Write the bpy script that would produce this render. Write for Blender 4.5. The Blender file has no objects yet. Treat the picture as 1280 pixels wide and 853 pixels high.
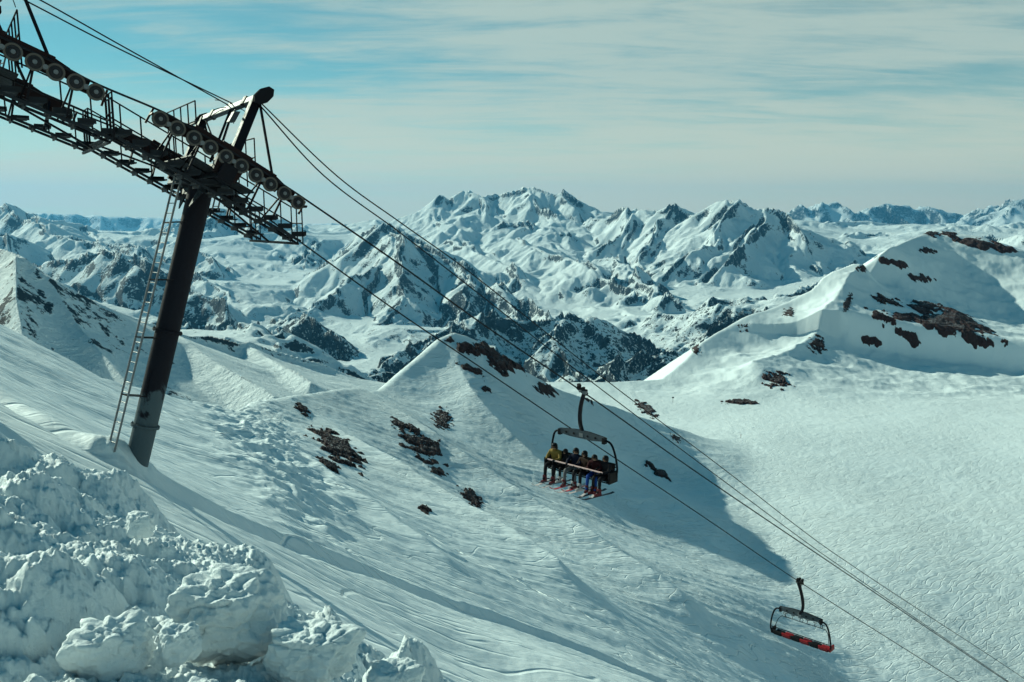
import bpy, math, random
import numpy as np
from mathutils import Vector, Matrix
rng = np.random.default_rng(7); random.seed(7)
scene = bpy.context.scene
C = scene.collection
PI = math.pi
# ------------------------------------------------------------------ camera model
F = 1000.0; CX = 640.0; CY = 426.5
TH = math.atan((CY - 275.0) / F); CT, ST = math.cos(TH), math.sin(TH)
def ue(px, py):
    """pixel of the photograph -> (x/y, z/y) of its viewing ray"""
    v = (CY - py) / F
    yy = CT + v * ST
    return (px - CX) / F / yy, (v * CT - ST) / yy
def at(px, py, Y):
    u, e = ue(px, py)
    return (u * Y, Y, e * Y)
def proj(x, y, z):
    w = y * CT - z * ST; up = y * ST + z * CT
    w = np.maximum(w, 1e-3)
    return CX + F * x / w, CY - F * up / w
# ------------------------------------------------------------------ numeric helpers
def sstep(a, b, x):
    t = np.clip((x - a) / (b - a), 0, 1); return t * t * (3 - 2 * t)
def smax(a, b, k):
    h = np.clip(.5 + .5 * (a - b) / k, 0, 1); return b + (a - b) * h + k * h * (1 - h)
def smin(a, b, k): return -smax(-a, -b, k)
def _h(ix, iy, s):
    h = (ix.astype(np.int64) * 374761393 + iy.astype(np.int64) * 668265263 + s * 974634777) & 0xffffffff
    h = ((h ^ (h >> 13)) * 1274126177) & 0xffffffff
    return ((h ^ (h >> 16)) & 0xffffff).astype(np.float32) / 16777216.0
def perlin(x, y, s=0):
    fx = np.floor(x); fy = np.floor(y); ix = fx.astype(np.int64); iy = fy.astype(np.int64)
    tx = (x - fx).astype(np.float32); ty = (y - fy).astype(np.float32)
    def g(a, b, dx, dy):
        t = _h(a, b, s) * np.float32(2 * PI); return np.cos(t) * dx + np.sin(t) * dy
    u = tx * tx * tx * (tx * (tx * 6 - 15) + 10); v = ty * ty * ty * (ty * (ty * 6 - 15) + 10)
    a = g(ix, iy, tx, ty); b = g(ix + 1, iy, tx - 1, ty); c = g(ix, iy + 1, tx, ty - 1); d = g(ix + 1, iy + 1, tx - 1, ty - 1)
    return 1.5 * ((a + (b - a) * u) * (1 - v) + (c + (d - c) * u) * v)
def fbm(x, y, n, s=0, gain=.5, lac=2.03):
    r = 0; a = 1.0
    for i in range(n):
        r = r + a * perlin(x, y, s + i * 17); x = x * lac + 3.1; y = y * lac - 1.7; a *= gain
    return r
def ridged(x, y, n, s=0, gain=.5, lac=2.05):
    r = 0; a = 1.0; w = 1.0
    for i in range(n):
        v = 1 - np.abs(perlin(x, y, s + i * 13)); v = v * v * w
        w = np.clip(v * 1.6, 0, 1); r = r + a * v; x = x * lac; y = y * lac; a *= gain
    return r
class TPS:
    def __init__(self, P, lam=1e-4, scale=1.0):
        P = np.array(P, float); self.c = P[:, :2].mean(0); self.s = scale
        X = (P[:, :2] - self.c) / scale; z = P[:, 2]; n = len(P)
        K = self.k(((X[:, None] - X[None]) ** 2).sum(-1)) + lam * np.eye(n)
        A = np.zeros((n + 3, n + 3)); A[:n, :n] = K; A[:n, n] = 1; A[:n, n + 1:] = X; A[n, :n] = 1; A[n + 1:, :n] = X.T
        self.w = np.linalg.solve(A, np.r_[z, 0, 0, 0]); self.X = X
    def k(self, r2): return .5 * r2 * np.log(r2 + 1e-12)
    def __call__(self, x, y):
        x = (np.asarray(x, np.float64) - self.c[0]) / self.s; y = (np.asarray(y, np.float64) - self.c[1]) / self.s
        n = len(self.X); r = self.w[n] + self.w[n + 1] * x + self.w[n + 2] * y
        for i in range(n):
            r2 = (x - self.X[i, 0]) ** 2 + (y - self.X[i, 1]) ** 2
            r = r + self.w[i] * self.k(r2)
        return r
def polyline_field(pts, x, y):
    """signed distance (positive on the left of travel), height of the nearest crest point"""
    best = None; pts = np.array(pts, float)
    for i in range(len(pts) - 1):
        a, b = pts[i], pts[i + 1]; d = b[:2] - a[:2]; L2 = (d ** 2).sum()
        t = np.clip(((x - a[0]) * d[0] + (y - a[1]) * d[1]) / L2, 0, 1)
        qx = x - a[0] - t * d[0]; qy = y - a[1] - t * d[1]; dist = np.sqrt(qx * qx + qy * qy)
        sd = np.where(d[0] * qy - d[1] * qx > 0, dist, -dist); zz = a[2] + t * (b[2] - a[2])
        if best is None: best, bs, bz = dist, sd, zz
        else:
            m = dist < best; best = np.where(m, dist, best); bs = np.where(m, sd, bs); bz = np.where(m, zz, bz)
    return bs, bz
# ------------------------------------------------------------------ lift line frame (shared by terrain and towers)
AZ = math.radians(54)
HX, HY = math.sin(AZ), math.cos(AZ)          # downhill heading of the ropes
NX, NY = HY, -HX                             # across the line, towards the camera
GA = 2.5                                     # half gauge
u0, e0 = ue(292, 202); Y0 = 21.0
NEAR0 = np.array([u0 * Y0, Y0, e0 * Y0])     # middle of the near sheave train
TOP0 = NEAR0 - GA * np.array([NX, NY, 0])
def on_plane(px, py, off):
    """ray through a pixel meets the vertical plane parallel to the ropes, off metres from the tower axis"""
    u, e = ue(px, py)
    ox, oy = TOP0[0] + off * NX, TOP0[1] + off * NY
    s = (u * oy - ox) / (HX - u * HY)
    Y = oy + HY * s
    return np.array([u * Y, Y, e * Y])
BASE = on_plane(157, 582, 0)
# ------------------------------------------------------------------ middle ground surface
def zp(x, y): return -3.4 - .57 * x - .44 * y
A_pts = [(x, y, zp(x, y)) for x, y in [(0, 0), (6, 2), (0, -12), (-12, 0), (12, 14), (3, 16), (-6, 12), (2, 28), (-14, -10), (14, -12), (20, 5)]]
A_pts.append(tuple(BASE))
A_pts += [at(*p) for p in [
    (40, 520, 24), (0, 470, 36), (0, 412, 58), (-80, 370, 62), (70, 450, 57), (130, 482, 60), (130, 530, 42), (200, 499, 74), (240, 560, 46), (260, 512, 88), (300, 518, 98), (330, 505, 116),
    (372, 497, 130), (330, 600, 48), (400, 545, 102), (410, 640, 50), (450, 488, 168), (480, 487, 198), (525, 450, 222), (570, 417, 240), (640, 452, 250), (700, 483, 262), (760, 509, 278), (820, 529, 296), (900, 556, 318),
    (430, 700, 32), (450, 600, 84), (500, 680, 58), (520, 600, 118), (520, 540, 156), (560, 760, 38), (600, 660, 100), (600, 560, 180), (570, 480, 216), (640, 700, 78), (640, 853, 26), (640, 620, 146), (680, 540, 214), (720, 780, 60), (720, 640, 163),
    (740, 560, 228), (800, 853, 46), (800, 760, 98), (800, 660, 178), (800, 590, 246), (900, 853, 80), (900, 740, 140), (900, 640, 220), (1000, 853, 108)]]
A_pts += [(100, 150, -106), (150, 200, -125), (190, 330, -140), (100, 400, -120), (60, 60, -75), (110, 30, -112), (60, 5, -45)]
tA = TPS(A_pts, 3e-4, 100)
crestA = [(-260, 40, 10), (-120, 45, 6), at(-80, 372, 62), at(0, 412, 58), at(70, 450, 57), at(130, 482, 60), at(200, 499, 74), at(260, 512, 88), at(300, 517, 98), at(330, 505, 116), at(372, 497, 130),
          at(410, 500, 150), at(450, 488, 168), at(466, 492, 184), at(480, 487, 198), at(500, 470, 208), at(525, 449, 222), at(552, 425, 234), at(570, 417, 240), at(585, 423, 243), at(612, 437, 247), at(640, 452, 250), at(700, 483, 262), at(760, 509, 278), at(820, 529, 296), at(900, 556, 318), at(990, 585, 350)]
ribs = [([at(450, 488, 168), at(490, 515, 160), at(540, 552, 150), at(600, 592, 142), at(680, 640, 132), at(760, 690, 122), at(850, 745, 112)], 3.2, 9),
        ([at(372, 497, 130), at(420, 535, 120), at(470, 580, 108), at(540, 632, 96), at(610, 690, 84), at(700, 750, 72)], 3.0, 7),
        ([at(300, 518, 98), at(350, 560, 80), at(420, 620, 64), at(470, 660, 58), at(560, 720, 50)], 1.6, 5),
        ([at(570, 418, 240), at(572, 445, 225), at(590, 480, 210), at(630, 530, 196), at(700, 590, 180)], 4.0, 12)]
FLOOR = -90.0
B_pts = [at(*p) for p in [
    (1280, 853, 152), (1150, 853, 138), (1280, 700, 208), (1100, 700, 198), (1280, 600, 280), (1150, 600, 276), (1000, 600, 270), (1280, 540, 345), (1100, 540, 340), (950, 540, 335), (850, 520, 380), (760, 500, 420), (700, 481, 455), (640, 478, 460),
    (760, 480, 458), (830, 478, 470), (860, 452, 500), (880, 430, 520), (930, 400, 555), (1000, 374, 605), (1060, 348, 655), (1105, 318, 700), (1140, 300, 765), (1172, 289, 830), (1225, 299, 800), (1280, 322, 770), (1350, 345, 740),
    (1075, 350, 645), (1050, 385, 592), (1020, 425, 545), (985, 452, 505), (940, 466, 474), (900, 490, 440), (930, 435, 528), (1000, 402, 585), (900, 462, 490), (860, 485, 460),
    (1180, 400, 610), (1250, 425, 600), (1230, 474, 500), (1300, 482, 495), (1120, 420, 570), (1060, 460, 505), (1150, 350, 690), (1210, 345, 735), (1280, 365, 700), (1290, 400, 650), (1100, 500, 425), (960, 500, 425), (1200, 500, 435), (1280, 500, 440), (1120, 385, 620), (1090, 365, 655)]]
B_pts += [(0, 200, -95), (0, 330, -92), (120, 60, -100), (220, 60, -85), (300, 150, -70), (-60, 300, -95), (420, 300, -60), (520, 600, -20), (600, 820, -40)]
tB = TPS(B_pts, 3e-4, 100)
crestB = [(-900, 30, -260), (-400, 60, -200), (-150, 160, -150), (-110, 300, -125), at(560, 479, 455), at(640, 478, 458), at(700, 479, 458), at(760, 480, 460), at(830, 478, 472), at(845, 466, 485), at(860, 452, 500), at(880, 430, 520), at(905, 413, 535), at(930, 400, 555), at(965, 388, 580), at(1000, 374, 605),
          at(1060, 348, 655), at(1085, 333, 680), at(1105, 317, 700), at(1140, 300, 765), at(1172, 289, 830), at(1225, 299, 815), at(1280, 320, 800), at(1350, 343, 790), at(1500, 350, 780), (1400, 700, -60)]
spurB = [at(1108, 317, 700), at(1090, 335, 668), at(1075, 350, 640), at(1062, 368, 610), at(1050, 386, 585), at(1036, 405, 560), at(1020, 425, 538), at(985, 450, 503), at(940, 466, 474)]
scarpB = [at(1060, 425, 545), at(1130, 436, 545), at(1190, 445, 540), at(1245, 452, 535), at(1330, 462, 525)]
def mid_height(x, y, detail=True):
    a = tA(x, y)
    sd, cz = polyline_field(crestA, x, y)
    for pts, amp, w in ribs:
        sr, _ = polyline_field(pts, x, y)
        a = a + amp * np.exp(-np.abs(sr) / w) * sstep(20, 60, y) * sstep(0, 22, -sd)
    cut = cz + 1.5 - np.maximum(sd, -6) * .85 - .0009 * np.maximum(sd, 0) ** 2
    cut = np.where(sd < -6, a + 50, cut)
    a = np.where(sd > -6, smin(a, cut, 2.0), a)
    b = tB(x, y)
    s2, _ = polyline_field(spurB, x, y)
    b = b + 7 * np.exp(-np.abs(s2) / 16)
    s3, _ = polyline_field(scarpB, x, y)
    b = b + 20 * sstep(-8, 8, s3) * np.exp(-np.maximum(s3, 0) / 80) * sstep(170, 60, np.abs(x - scarpB[2][0]))
    sb, cb = polyline_field(crestB, x, y)
    cutb = cb + 2 - sb * .7 - .0006 * np.maximum(sb, 0) ** 2
    b = np.where(sb > -8, smin(b, cutb, 1.3), b)
    hl = sstep(400, 480, y) * sstep(-8, 25, -sb)
    b = b + hl * (1.5 * ridged(x / 55, y / 34, 4, 301) - 1.2 + .9 * fbm(x / 17, y / 17, 3, 302))
    h = smax(a, b, 7.0); calm = 1 - .72 * sstep(-2, 4, b - a)
    if detail:
        r = np.sqrt(x * x + y * y); side = sstep(-10, 25, -sd)   # on the visible face
        k = sstep(8, 60, r)
        h = h + k * calm * (.7 * fbm(x / 42, y / 42, 3, 5) + sstep(100, 320, r) * 3.0 * fbm(x / 130, y / 130, 4, 9))
        # wind and sluff ribs that run down the fall line
        s_ = x * HX + y * HY; t_ = -x * HY + y * HX
        h = h + k * calm * side * .24 * ridged(t_ / 9 + .4 * fbm(s_ / 30, t_ / 30, 2, 3), s_ / 70, 3, 21)
        h = h + .05 * fbm(x / 1.6, y / 1.6, 3, 31) * sstep(3, 8, r) + .10 * sstep(20, 60, r) * fbm(x / 3.5, y / 3.5, 3, 33)
        # churned, humpy patch below the tower
        px, py = proj(x, y, h)
        m = np.exp(-(((px - 330) * .64 + (py - 580) * .77) / 130) ** 2 - ((-(px - 330) * .77 + (py - 580) * .64 + 12) / 42) ** 2)
        m = m * (y > 12)
        h = h + m * (.55 * ridged(x / 4.2, y / 4.2, 4, 77) + .2 * fbm(x / 1.3, y / 1.3, 3, 78))
    return h
# ------------------------------------------------------------------ far country
K = 1000.0
V_pts = [at(a, b, c * K) for a, b, c in [
    (-300, 330, 7), (0, 300, 9), (100, 320, 8.5), (200, 340, 7.8), (300, 370, 7), (360, 400, 6.3), (150, 392, 5), (60, 400, 4), (250, 420, 3.6), (340, 432, 3.2), (0, 480, 2.4), (200, 470, 2.2), (330, 480, 2.4), (420, 500, 2.4),
    (560, 290, 12.5), (620, 268, 13), (700, 285, 12), (640, 330, 9.6), (720, 345, 9), (760, 372, 8), (820, 335, 9.4), (900, 322, 9.6), (950, 345, 8.4), (1010, 310, 11), (1060, 295, 12.5), (1130, 285, 14), (1280, 290, 13),
    (460, 500, 4), (520, 490, 4), (620, 485, 4.2), (700, 485, 4.4), (800, 480, 4.6), (740, 435, 5.8), (640, 440, 5.6), (860, 445, 5.2), (960, 420, 5), (1050, 400, 5), (1250, 400, 4.5), (560, 340, 9), (1000, 350, 7.5)]]
V_pts += [(0, 1500, -560), (500, 1500, -480), (-700, 1500, -420), (900, 2000, -500), (0, 2600, -900), (600, 3000, -900), (-3000, 2500, -300), (3000, 3000, -500), (0, 22000, -900), (12000, 22000, -900), (-14000, 20000, -900), (15000, 9000, -700), (-12000, 6000, -400)]
tV = TPS([(p[0] / 1, p[1], p[2]) for p in V_pts], 2e-3, 3000)
def R(pts, s=.62, L=1500, amp=1.0): return ([at(a, b, c * K) for a, b, c in pts], s, L)
roofs = [
    # the high snow massif
    R([(455, 298, 14), (490, 276, 13.8), (520, 266, 13.6), (541, 258, 13.5), (556, 245, 13.5), (563, 250, 13.5), (575, 247, 13.5), (590, 241, 13.6), (603, 248, 13.6), (625, 243, 13.6), (645, 239, 13.5), (666, 234, 13.5), (690, 240, 13.4), (705, 243, 13.3), (722, 254, 13.1), (738, 266, 13), (758, 271, 12.6), (780, 268, 12)], .62, 900),
    R([(666, 234, 13.5), (672, 250, 12.9), (684, 268, 12.4), (690, 282, 12)], .7, 500),
    R([(705, 243, 13.3), (722, 262, 12.7), (735, 280, 12.2)], .7, 500),
    R([(541, 258, 13.5), (548, 275, 12.6), (566, 293, 11.8), (596, 310, 11)], .6, 600),
    R([(590, 241, 13.6), (600, 255, 13), (612, 266, 12.6)], .55, 300),
    R([(625, 280, 12), (650, 276, 12), (662, 284, 11.8)], .6, 300), R([(680, 290, 11.3), (700, 288, 11.3), (715, 296, 11.2)], .6, 300),
    # the steep pyramid in front of it
    R([(395, 335, 9.6), (430, 312, 9.4), (455, 298, 9.3), (470, 291, 9.2), (485, 283, 9), (497, 288, 8.9), (515, 300, 8.7), (530, 318, 8.5), (550, 328, 8.3), (575, 325, 8.2), (590, 338, 8), (602, 355, 7.6), (620, 360, 7.4), (640, 372, 7.2), (675, 372, 7.1), (700, 395, 6.6)], .75, 1200),
    R([(485, 283, 9), (492, 310, 8.3), (505, 345, 7.6), (500, 380, 6.9), (470, 410, 6.2), (430, 440, 5.6), (400, 455, 5.2)], .72, 1000),
    R([(485, 283, 9), (470, 320, 8.3), (440, 350, 7.6), (410, 372, 7), (375, 398, 6.4), (345, 425, 5.9), (300, 440, 5.6)], .66, 1000),
    R([(575, 325, 8.2), (580, 360, 7.4), (560, 395, 6.7), (540, 430, 6), (520, 465, 5.4)], .75, 900),
    R([(640, 372, 7.2), (650, 400, 6.5), (640, 430, 6)], .75, 700),
    # jagged rock range right of centre
    R([(740, 275, 12), (765, 272, 11.8), (790, 264, 11.6), (812, 262, 11.5), (835, 263, 11.3), (842, 257, 11.2), (850, 264, 11.1), (866, 270, 11), (880, 265, 10.8), (895, 256, 10.5), (910, 254, 10.4), (922, 250, 10.3), (930, 252, 10.3), (940, 260, 10.2), (955, 262, 10.1), (970, 270, 10), (985, 282, 9.8), (1003, 300, 9.5), (1020, 322, 9.2), (1030, 336, 9)], .72, 900),
    R([(922, 250, 10.3), (905, 275, 9.8), (890, 300, 9.4), (870, 318, 9), (850, 330, 8.8)], .66, 700),
    R([(955, 262, 10.1), (950, 290, 9.6), (930, 312, 9.1), (915, 335, 8.6)], .66, 600),
    R([(842, 258, 11.2), (830, 285, 10.5), (822, 305, 10), (800, 320, 9.6)], .6, 600), R([(790, 264, 11.6), (780, 285, 11), (765, 300, 10.6)], .6, 600),
    # left skyline
    R([(-500, 250, 10), (-250, 250, 10.5), (-100, 256, 11), (0, 259, 11), (25, 262, 11.2), (42, 268, 11.5), (60, 272, 12), (82, 276, 12.2), (100, 284, 12.5), (130, 289, 12.8), (165, 290, 13), (205, 286, 13), (225, 281, 13.3), (240, 275, 13.5), (255, 270, 13.8), (270, 264, 14), (280, 261, 14), (292, 268, 14), (310, 276, 14), (335, 282, 13.8), (352, 276, 14), (375, 284, 14), (400, 293, 14), (455, 300, 14.5)], .55, 1200),
    R([(100, 284, 12.5), (130, 300, 11.4), (175, 312, 10.4), (215, 325, 9.6)], .6, 800), R([(205, 286, 13), (222, 300, 12), (250, 312, 11.2)], .6, 600), R([(42, 268, 11.5), (75, 290, 10.4), (90, 306, 9.6)], .6, 600), R([(375, 284, 14), (385, 305, 12.4), (370, 325, 11)], .6, 700),
    R([(280, 261, 14), (262, 285, 12.8), (240, 300, 12), (215, 318, 10.8)], .6, 700), R([(292, 268, 14), (318, 292, 12.8), (345, 315, 11.6), (365, 335, 10.6)], .6, 700),
    R([(0, 262, 11), (60, 285, 10), (120, 302, 9.4), (165, 312, 9)], .5, 700), R([(225, 320, 10), (262, 318, 9.8), (285, 335, 9.4)], .6, 500),
    R([(120, 302, 9.4), (170, 322, 8.8), (230, 345, 8.2), (290, 362, 7.6)], .5, 700), R([(60, 285, 10), (110, 305, 9.0), (150, 318, 8.0)], .5, 600), R([(0, 300, 8.5), (-60, 290, 8.6), (-200, 300, 8)], .5, 800),
    R([(400, 295, 12.5), (388, 320, 11), (362, 345, 9.8), (330, 368, 8.6)], .5, 800), R([(335, 300, 12.5), (300, 320, 11), (290, 340, 10)], .5, 700), R([(455, 300, 12), (420, 322, 10.8), (405, 345, 9.6)], .55, 700),
    R([(640, 300, 10.6), (700, 318, 9.6), (740, 340, 8.8), (790, 365, 7.8)], .38, 700), R([(760, 320, 9.8), (800, 345, 8.6), (840, 372, 7.4)], .42, 700), R([(560, 300, 11), (610, 322, 9.8), (650, 345, 8.8)], .45, 600),
    # dark cliff shelf on the left
    R([(20, 338, 6.8), (60, 330, 6.6), (100, 324, 6.4), (140, 320, 6.3), (165, 328, 6.2), (200, 345, 6), (240, 362, 5.8), (290, 385, 5.6)], .85, 600),
    # ridge above the near valley on the left
    R([(-300, 230, 1.25), (-120, 275, 1.2), (-50, 290, 1.2), (0, 309, 1.15), (22, 318, 1.12), (45, 338, 1.1), (60, 352, 1.1), (90, 368, 1.12), (130, 388, 1.15), (170, 404, 1.2), (215, 418, 1.3), (260, 424, 1.4), (310, 430, 1.5), (350, 440, 1.55), (400, 455, 1.6), (430, 470, 1.65), (470, 492, 1.7), (540, 520, 1.8)], .86, 300),
    R([(60, 352, 1.1), (95, 405, 1.03), (130, 445, .96), (170, 490, .9)], .7, 160), R([(20, 320, 1.1), (20, 372, 1.0), (30, 430, .92)], .8, 160), R([(215, 418, 1.3), (250, 440, 1.18), (300, 468, 1.08), (345, 492, 1.0)], .55, 200), R([(310, 430, 1.5), (345, 455, 1.35), (390, 480, 1.2)], .5, 200),
    # forest ridges around the valley bottom
    R([(300, 425, 5.6), (360, 402, 5.5), (400, 415, 5.3), (440, 450, 5)], .42, 500),
    R([(470, 455, 4.6), (520, 432, 4.8), (560, 408, 5), (600, 400, 5.1), (650, 402, 5.3), (690, 398, 5.5), (730, 412, 5.5), (790, 428, 5.6), (830, 440, 5.6)], .6, 700),
    R([(560, 408, 5), (590, 440, 4.5), (620, 470, 4.1)], .6, 600), R([(690, 398, 5.5), (700, 440, 4.8), (720, 470, 4.4)], .6, 600),
    R([(740, 470, 4.3), (770, 445, 4.6), (810, 450, 4.7), (850, 440, 4.8), (900, 410, 5), (950, 388, 5.2), (1000, 372, 5.6), (1060, 355, 6)], .62, 900),
    R([(870, 395, 6.2), (900, 375, 6.3), (960, 380, 6.2), (1000, 365, 6.4), (1040, 350, 6.6)], .5, 700),
    # right, behind the near hill
    R([(985, 292, 15), (1020, 284, 15.5), (1050, 277, 16), (1090, 276, 16), (1140, 283, 16), (1190, 279, 16.5), (1240, 283, 16), (1300, 274, 16), (1500, 280, 16)], .4, 1500),
    R([(1020, 310, 11.5), (1070, 292, 12.5), (1110, 290, 13), (1180, 292, 12), (1240, 296, 11.5), (1330, 300, 11)], .45, 1200)]
def roof(pts, x, y, s, L, reach):
    out = None; pts = np.array(pts, float)
    for a, b in zip(pts[:-1], pts[1:]):
        d = b[:2] - a[:2]; L2 = (d ** 2).sum(); t = np.clip(((x - a[0]) * d[0] + (y - a[1]) * d[1]) / L2, 0, 1)
        q = np.hypot(x - a[0] - t * d[0], y - a[1] - t * d[1]); z = a[2] + t * (b[2] - a[2]) - s * (.62 * q + .30 * L * (1 - np.exp(-q / (L * .45)))) - 2000 * sstep(reach * .45, reach, q)
        out = z if out is None else np.maximum(out, z)
    return out
def far_height(x, y):
    h = tV(x, y) - 170 * sstep(5500, 8000, y) * sstep(12500, 10500, y) * sstep(-300, -2200, x) - 60 * sstep(6500, 8500, y) * sstep(12000, 10500, y)
    big = sstep(1900, 4500, y)
    # rolling, ridged high country between the named ridges
    h = h + big * (130 * (ridged(x / 3000 + .3, y / 3000, 3, 111, .38) - .9) + 40 * fbm(x / 1500, y / 1500, 2, 112)) + (1 - big) * (26 * (ridged(x / 520, y / 520, 3, 113, .4) - .9) + 22 * fbm(x / 260, y / 260, 2, 114))
    wx = x + 200 * fbm(x / 1300, y / 1300, 3, 101); wy = y + 200 * fbm(x / 1300 + 9, y / 1300, 3, 102)
    near = sstep(1700, 4500, y)
    wx = (x + (wx - x) * near * .8).astype(np.float32); wy = (y + (wy - y) * near * .8).astype(np.float32)
    yr = y[:, 0]
    for pts, s, L in roofs:
        P = np.array(pts); reach = 3800 + 2.2 * L
        m = np.where((yr > P[:, 1].min() - reach) & (yr < P[:, 1].max() + reach))[0]
        c = np.where((x.max(0) > P[:, 0].min() - reach) & (x.min(0) < P[:, 0].max() + reach))[0]
        if len(m) == 0 or len(c) == 0: continue
        sl = (slice(m[0], m[-1] + 1), slice(c[0], c[-1] + 1))
        h[sl] = smax(h[sl], roof(pts, wx[sl], wy[sl], s, L, reach), 22 + L * .03)
    return h
def box(a, n, ax):
    p = [(0, 0), (0, 0)]; p[ax] = (n // 2 + 1, n // 2); c = np.cumsum(np.pad(a, p, mode='edge').astype(np.float64), axis=ax)
    return (c[n:] - c[:-n]) / n if ax == 0 else (c[:, n:] - c[:, :-n]) / n
def gullies(h, x, y, grad, octaves, strength):
    gx, gy = grad(h)
    gx = box(box(gx, 5, 0), 11, 1); gy = box(box(gy, 5, 0), 11, 1)
    out = np.zeros_like(h)
    for (cell, amp, seed) in octaves:
        px = x / cell; py = y / cell
        fx = np.floor(px); fy = np.floor(py)
        gl = np.sqrt(gx * gx + gy * gy) + 1e-5
        sx = -gy / gl; sy = gx / gl
        num = 0; den = 0; ds = 0
        for i in (-1, 0, 1):
            for j in (-1, 0, 1):
                cx = fx + i; cy = fy + j; ix = cx.astype(np.int64); iy = cy.astype(np.int64)
                qx = (px - cx - .5 - .45 * (2 * _h(ix, iy, seed) - 1)); qy = (py - cy - .5 - .45 * (2 * _h(ix, iy, seed + 5) - 1))
                w = np.exp(-2.2 * (qx * qx + qy * qy)); ph = (qx * sx + qy * sy) * 2 * PI
                num = num + w * np.cos(ph); ds = ds + w * np.sin(ph); den = den + w
        k = sstep(.08, .42, gl) * strength
        out = out + amp * k * num / den
        dd = -ds / den * 2 * PI / cell * amp * k
        gx = gx + dd * sx; gy = gy + dd * sy
    return out
# ------------------------------------------------------------------ mesh from a grid
def grid_mesh(name, X, Y, Z, mat, smooth=True, attrs=None, label=None):
    nr, nc = X.shape
    co = np.stack([X, Y, Z], -1).reshape(-1, 3).astype(np.float32)
    idx = np.arange(nr * nc, dtype=np.int32).reshape(nr, nc)
    q = np.stack([idx[:-1, :-1], idx[:-1, 1:], idx[1:, 1:], idx[1:, :-1]], -1).reshape(-1, 4)
    me = bpy.data.meshes.new(name)
    me.vertices.add(len(co)); me.vertices.foreach_set('co', co.ravel())
    me.loops.add(q.size); me.loops.foreach_set('vertex_index', q.ravel())
    me.polygons.add(len(q)); me.polygons.foreach_set('loop_start', np.arange(0, q.size, 4, dtype=np.int32))
    me.polygons.foreach_set('use_smooth', np.full(len(q), smooth, bool))
    me.update(calc_edges=True)
    for k, v in (attrs or {}).items():
        a = me.attributes.new(k, 'FLOAT', 'POINT'); a.data.foreach_set('value', v.ravel().astype(np.float32))
    me.materials.append(mat)
    o = bpy.data.objects.new(name, me); C.objects.link(o); return o
def structure(o): o['kind'] = 'structure'; return o
# ------------------------------------------------------------------ materials
def mat(name):
    m = bpy.data.materials.new(name); m.use_nodes = True; nt = m.node_tree; nt.nodes.clear()
    out = nt.nodes.new('ShaderNodeOutputMaterial'); b = nt.nodes.new('ShaderNodeBsdfPrincipled')
    nt.links.new(b.outputs[0], out.inputs['Surface']); return m, nt, b
def nd(nt, t, **kw):
    n = nt.nodes.new(t)
    for k, v in kw.items():
        if k.startswith('_'): setattr(n, k[1:], v)
        else: n.inputs[k.replace('__', ' ')].default_value = v
    return n
def noise(nt, vec, scale, detail=4, rough=.55, dist=0):
    n = nt.nodes.new('ShaderNodeTexNoise'); n.inputs['Scale'].default_value = scale; n.inputs['Detail'].default_value = detail
    n.inputs['Roughness'].default_value = rough; n.inputs['Distortion'].default_value = dist; nt.links.new(vec, n.inputs['Vector']); return n.outputs['Fac']
def math_n(nt, op, a, b=None, c=None, clamp=False):
    n = nt.nodes.new('ShaderNodeMath'); n.operation = op; n.use_clamp = clamp
    for i, v in enumerate((a, b, c)):
        if v is None: continue
        if isinstance(v, (int, float)): n.inputs[i].default_value = v
        else: nt.links.new(v, n.inputs[i])
    return n.outputs[0]
def mapr(nt, v, a, b, c=0., d=1., smooth=True):
    n = nt.nodes.new('ShaderNodeMapRange'); n.interpolation_type = 'SMOOTHSTEP' if smooth else 'LINEAR'
    nt.links.new(v, n.inputs['Value'])
    for k, q in zip(('From Min', 'From Max', 'To Min', 'To Max'), (a, b, c, d)): n.inputs[k].default_value = q
    return n.outputs[0]
def mixc(nt, f, a, b, blend='MIX'):
    n = nt.nodes.new('ShaderNodeMix'); n.data_type = 'RGBA'; n.blend_type = blend
    if isinstance(f, (int, float)): n.inputs[0].default_value = f
    else: nt.links.new(f, n.inputs[0])
    for i, v in ((6, a), (7, b)):
        if isinstance(v, tuple): n.inputs[i].default_value = (*v, 1)
        else: nt.links.new(v, n.inputs[i])
    return n.outputs[2]
def geo(nt): return nt.nodes.new('ShaderNodeNewGeometry')
def objc(nt): return nt.nodes.new('ShaderNodeTexCoord').outputs['Object']
def mapping(nt, vec, scale=(1, 1, 1), rot=(0, 0, 0), loc=(0, 0, 0)):
    n = nt.nodes.new('ShaderNodeMapping'); nt.links.new(vec, n.inputs[0]); n.inputs['Scale'].default_value = scale
    n.inputs['Rotation'].default_value = rot; n.inputs['Location'].default_value = loc; return n.outputs[0]
def bump(nt, b, h, strength, dist, prev=None):
    n = nt.nodes.new('ShaderNodeBump'); n.inputs['Strength'].default_value = strength; n.inputs['Distance'].default_value = dist
    nt.links.new(h, n.inputs['Height'])
    if prev is not None: nt.links.new(prev, n.inputs['Normal'])
    nt.links.new(n.outputs[0], b.inputs['Normal']); return n.outputs[0]
def simple(name, col, rough=.5, metal=0., var=.25, scale=6., bmp=.0):
    m, nt, b = mat(name); v = objc(nt); n = noise(nt, v, scale, 5, .6)
    c = mixc(nt, n, tuple(x * (1 - var) for x in col), tuple(min(1, x * (1 + var)) for x in col)); nt.links.new(c, b.inputs['Base Color'])
    b.inputs['Metallic'].default_value = metal if metal >= .6 else 0; b.inputs['Specular IOR Level'].default_value = .2 if max(col) > .05 else .08
    nt.links.new(mapr(nt, n, .3, .7, max(.05, rough - .12), min(1, rough + .12)), b.inputs['Roughness'])
    if bmp: bump(nt, b, n, bmp, .02)
    return m
SNOW = (.74, .82, .84)
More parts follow.
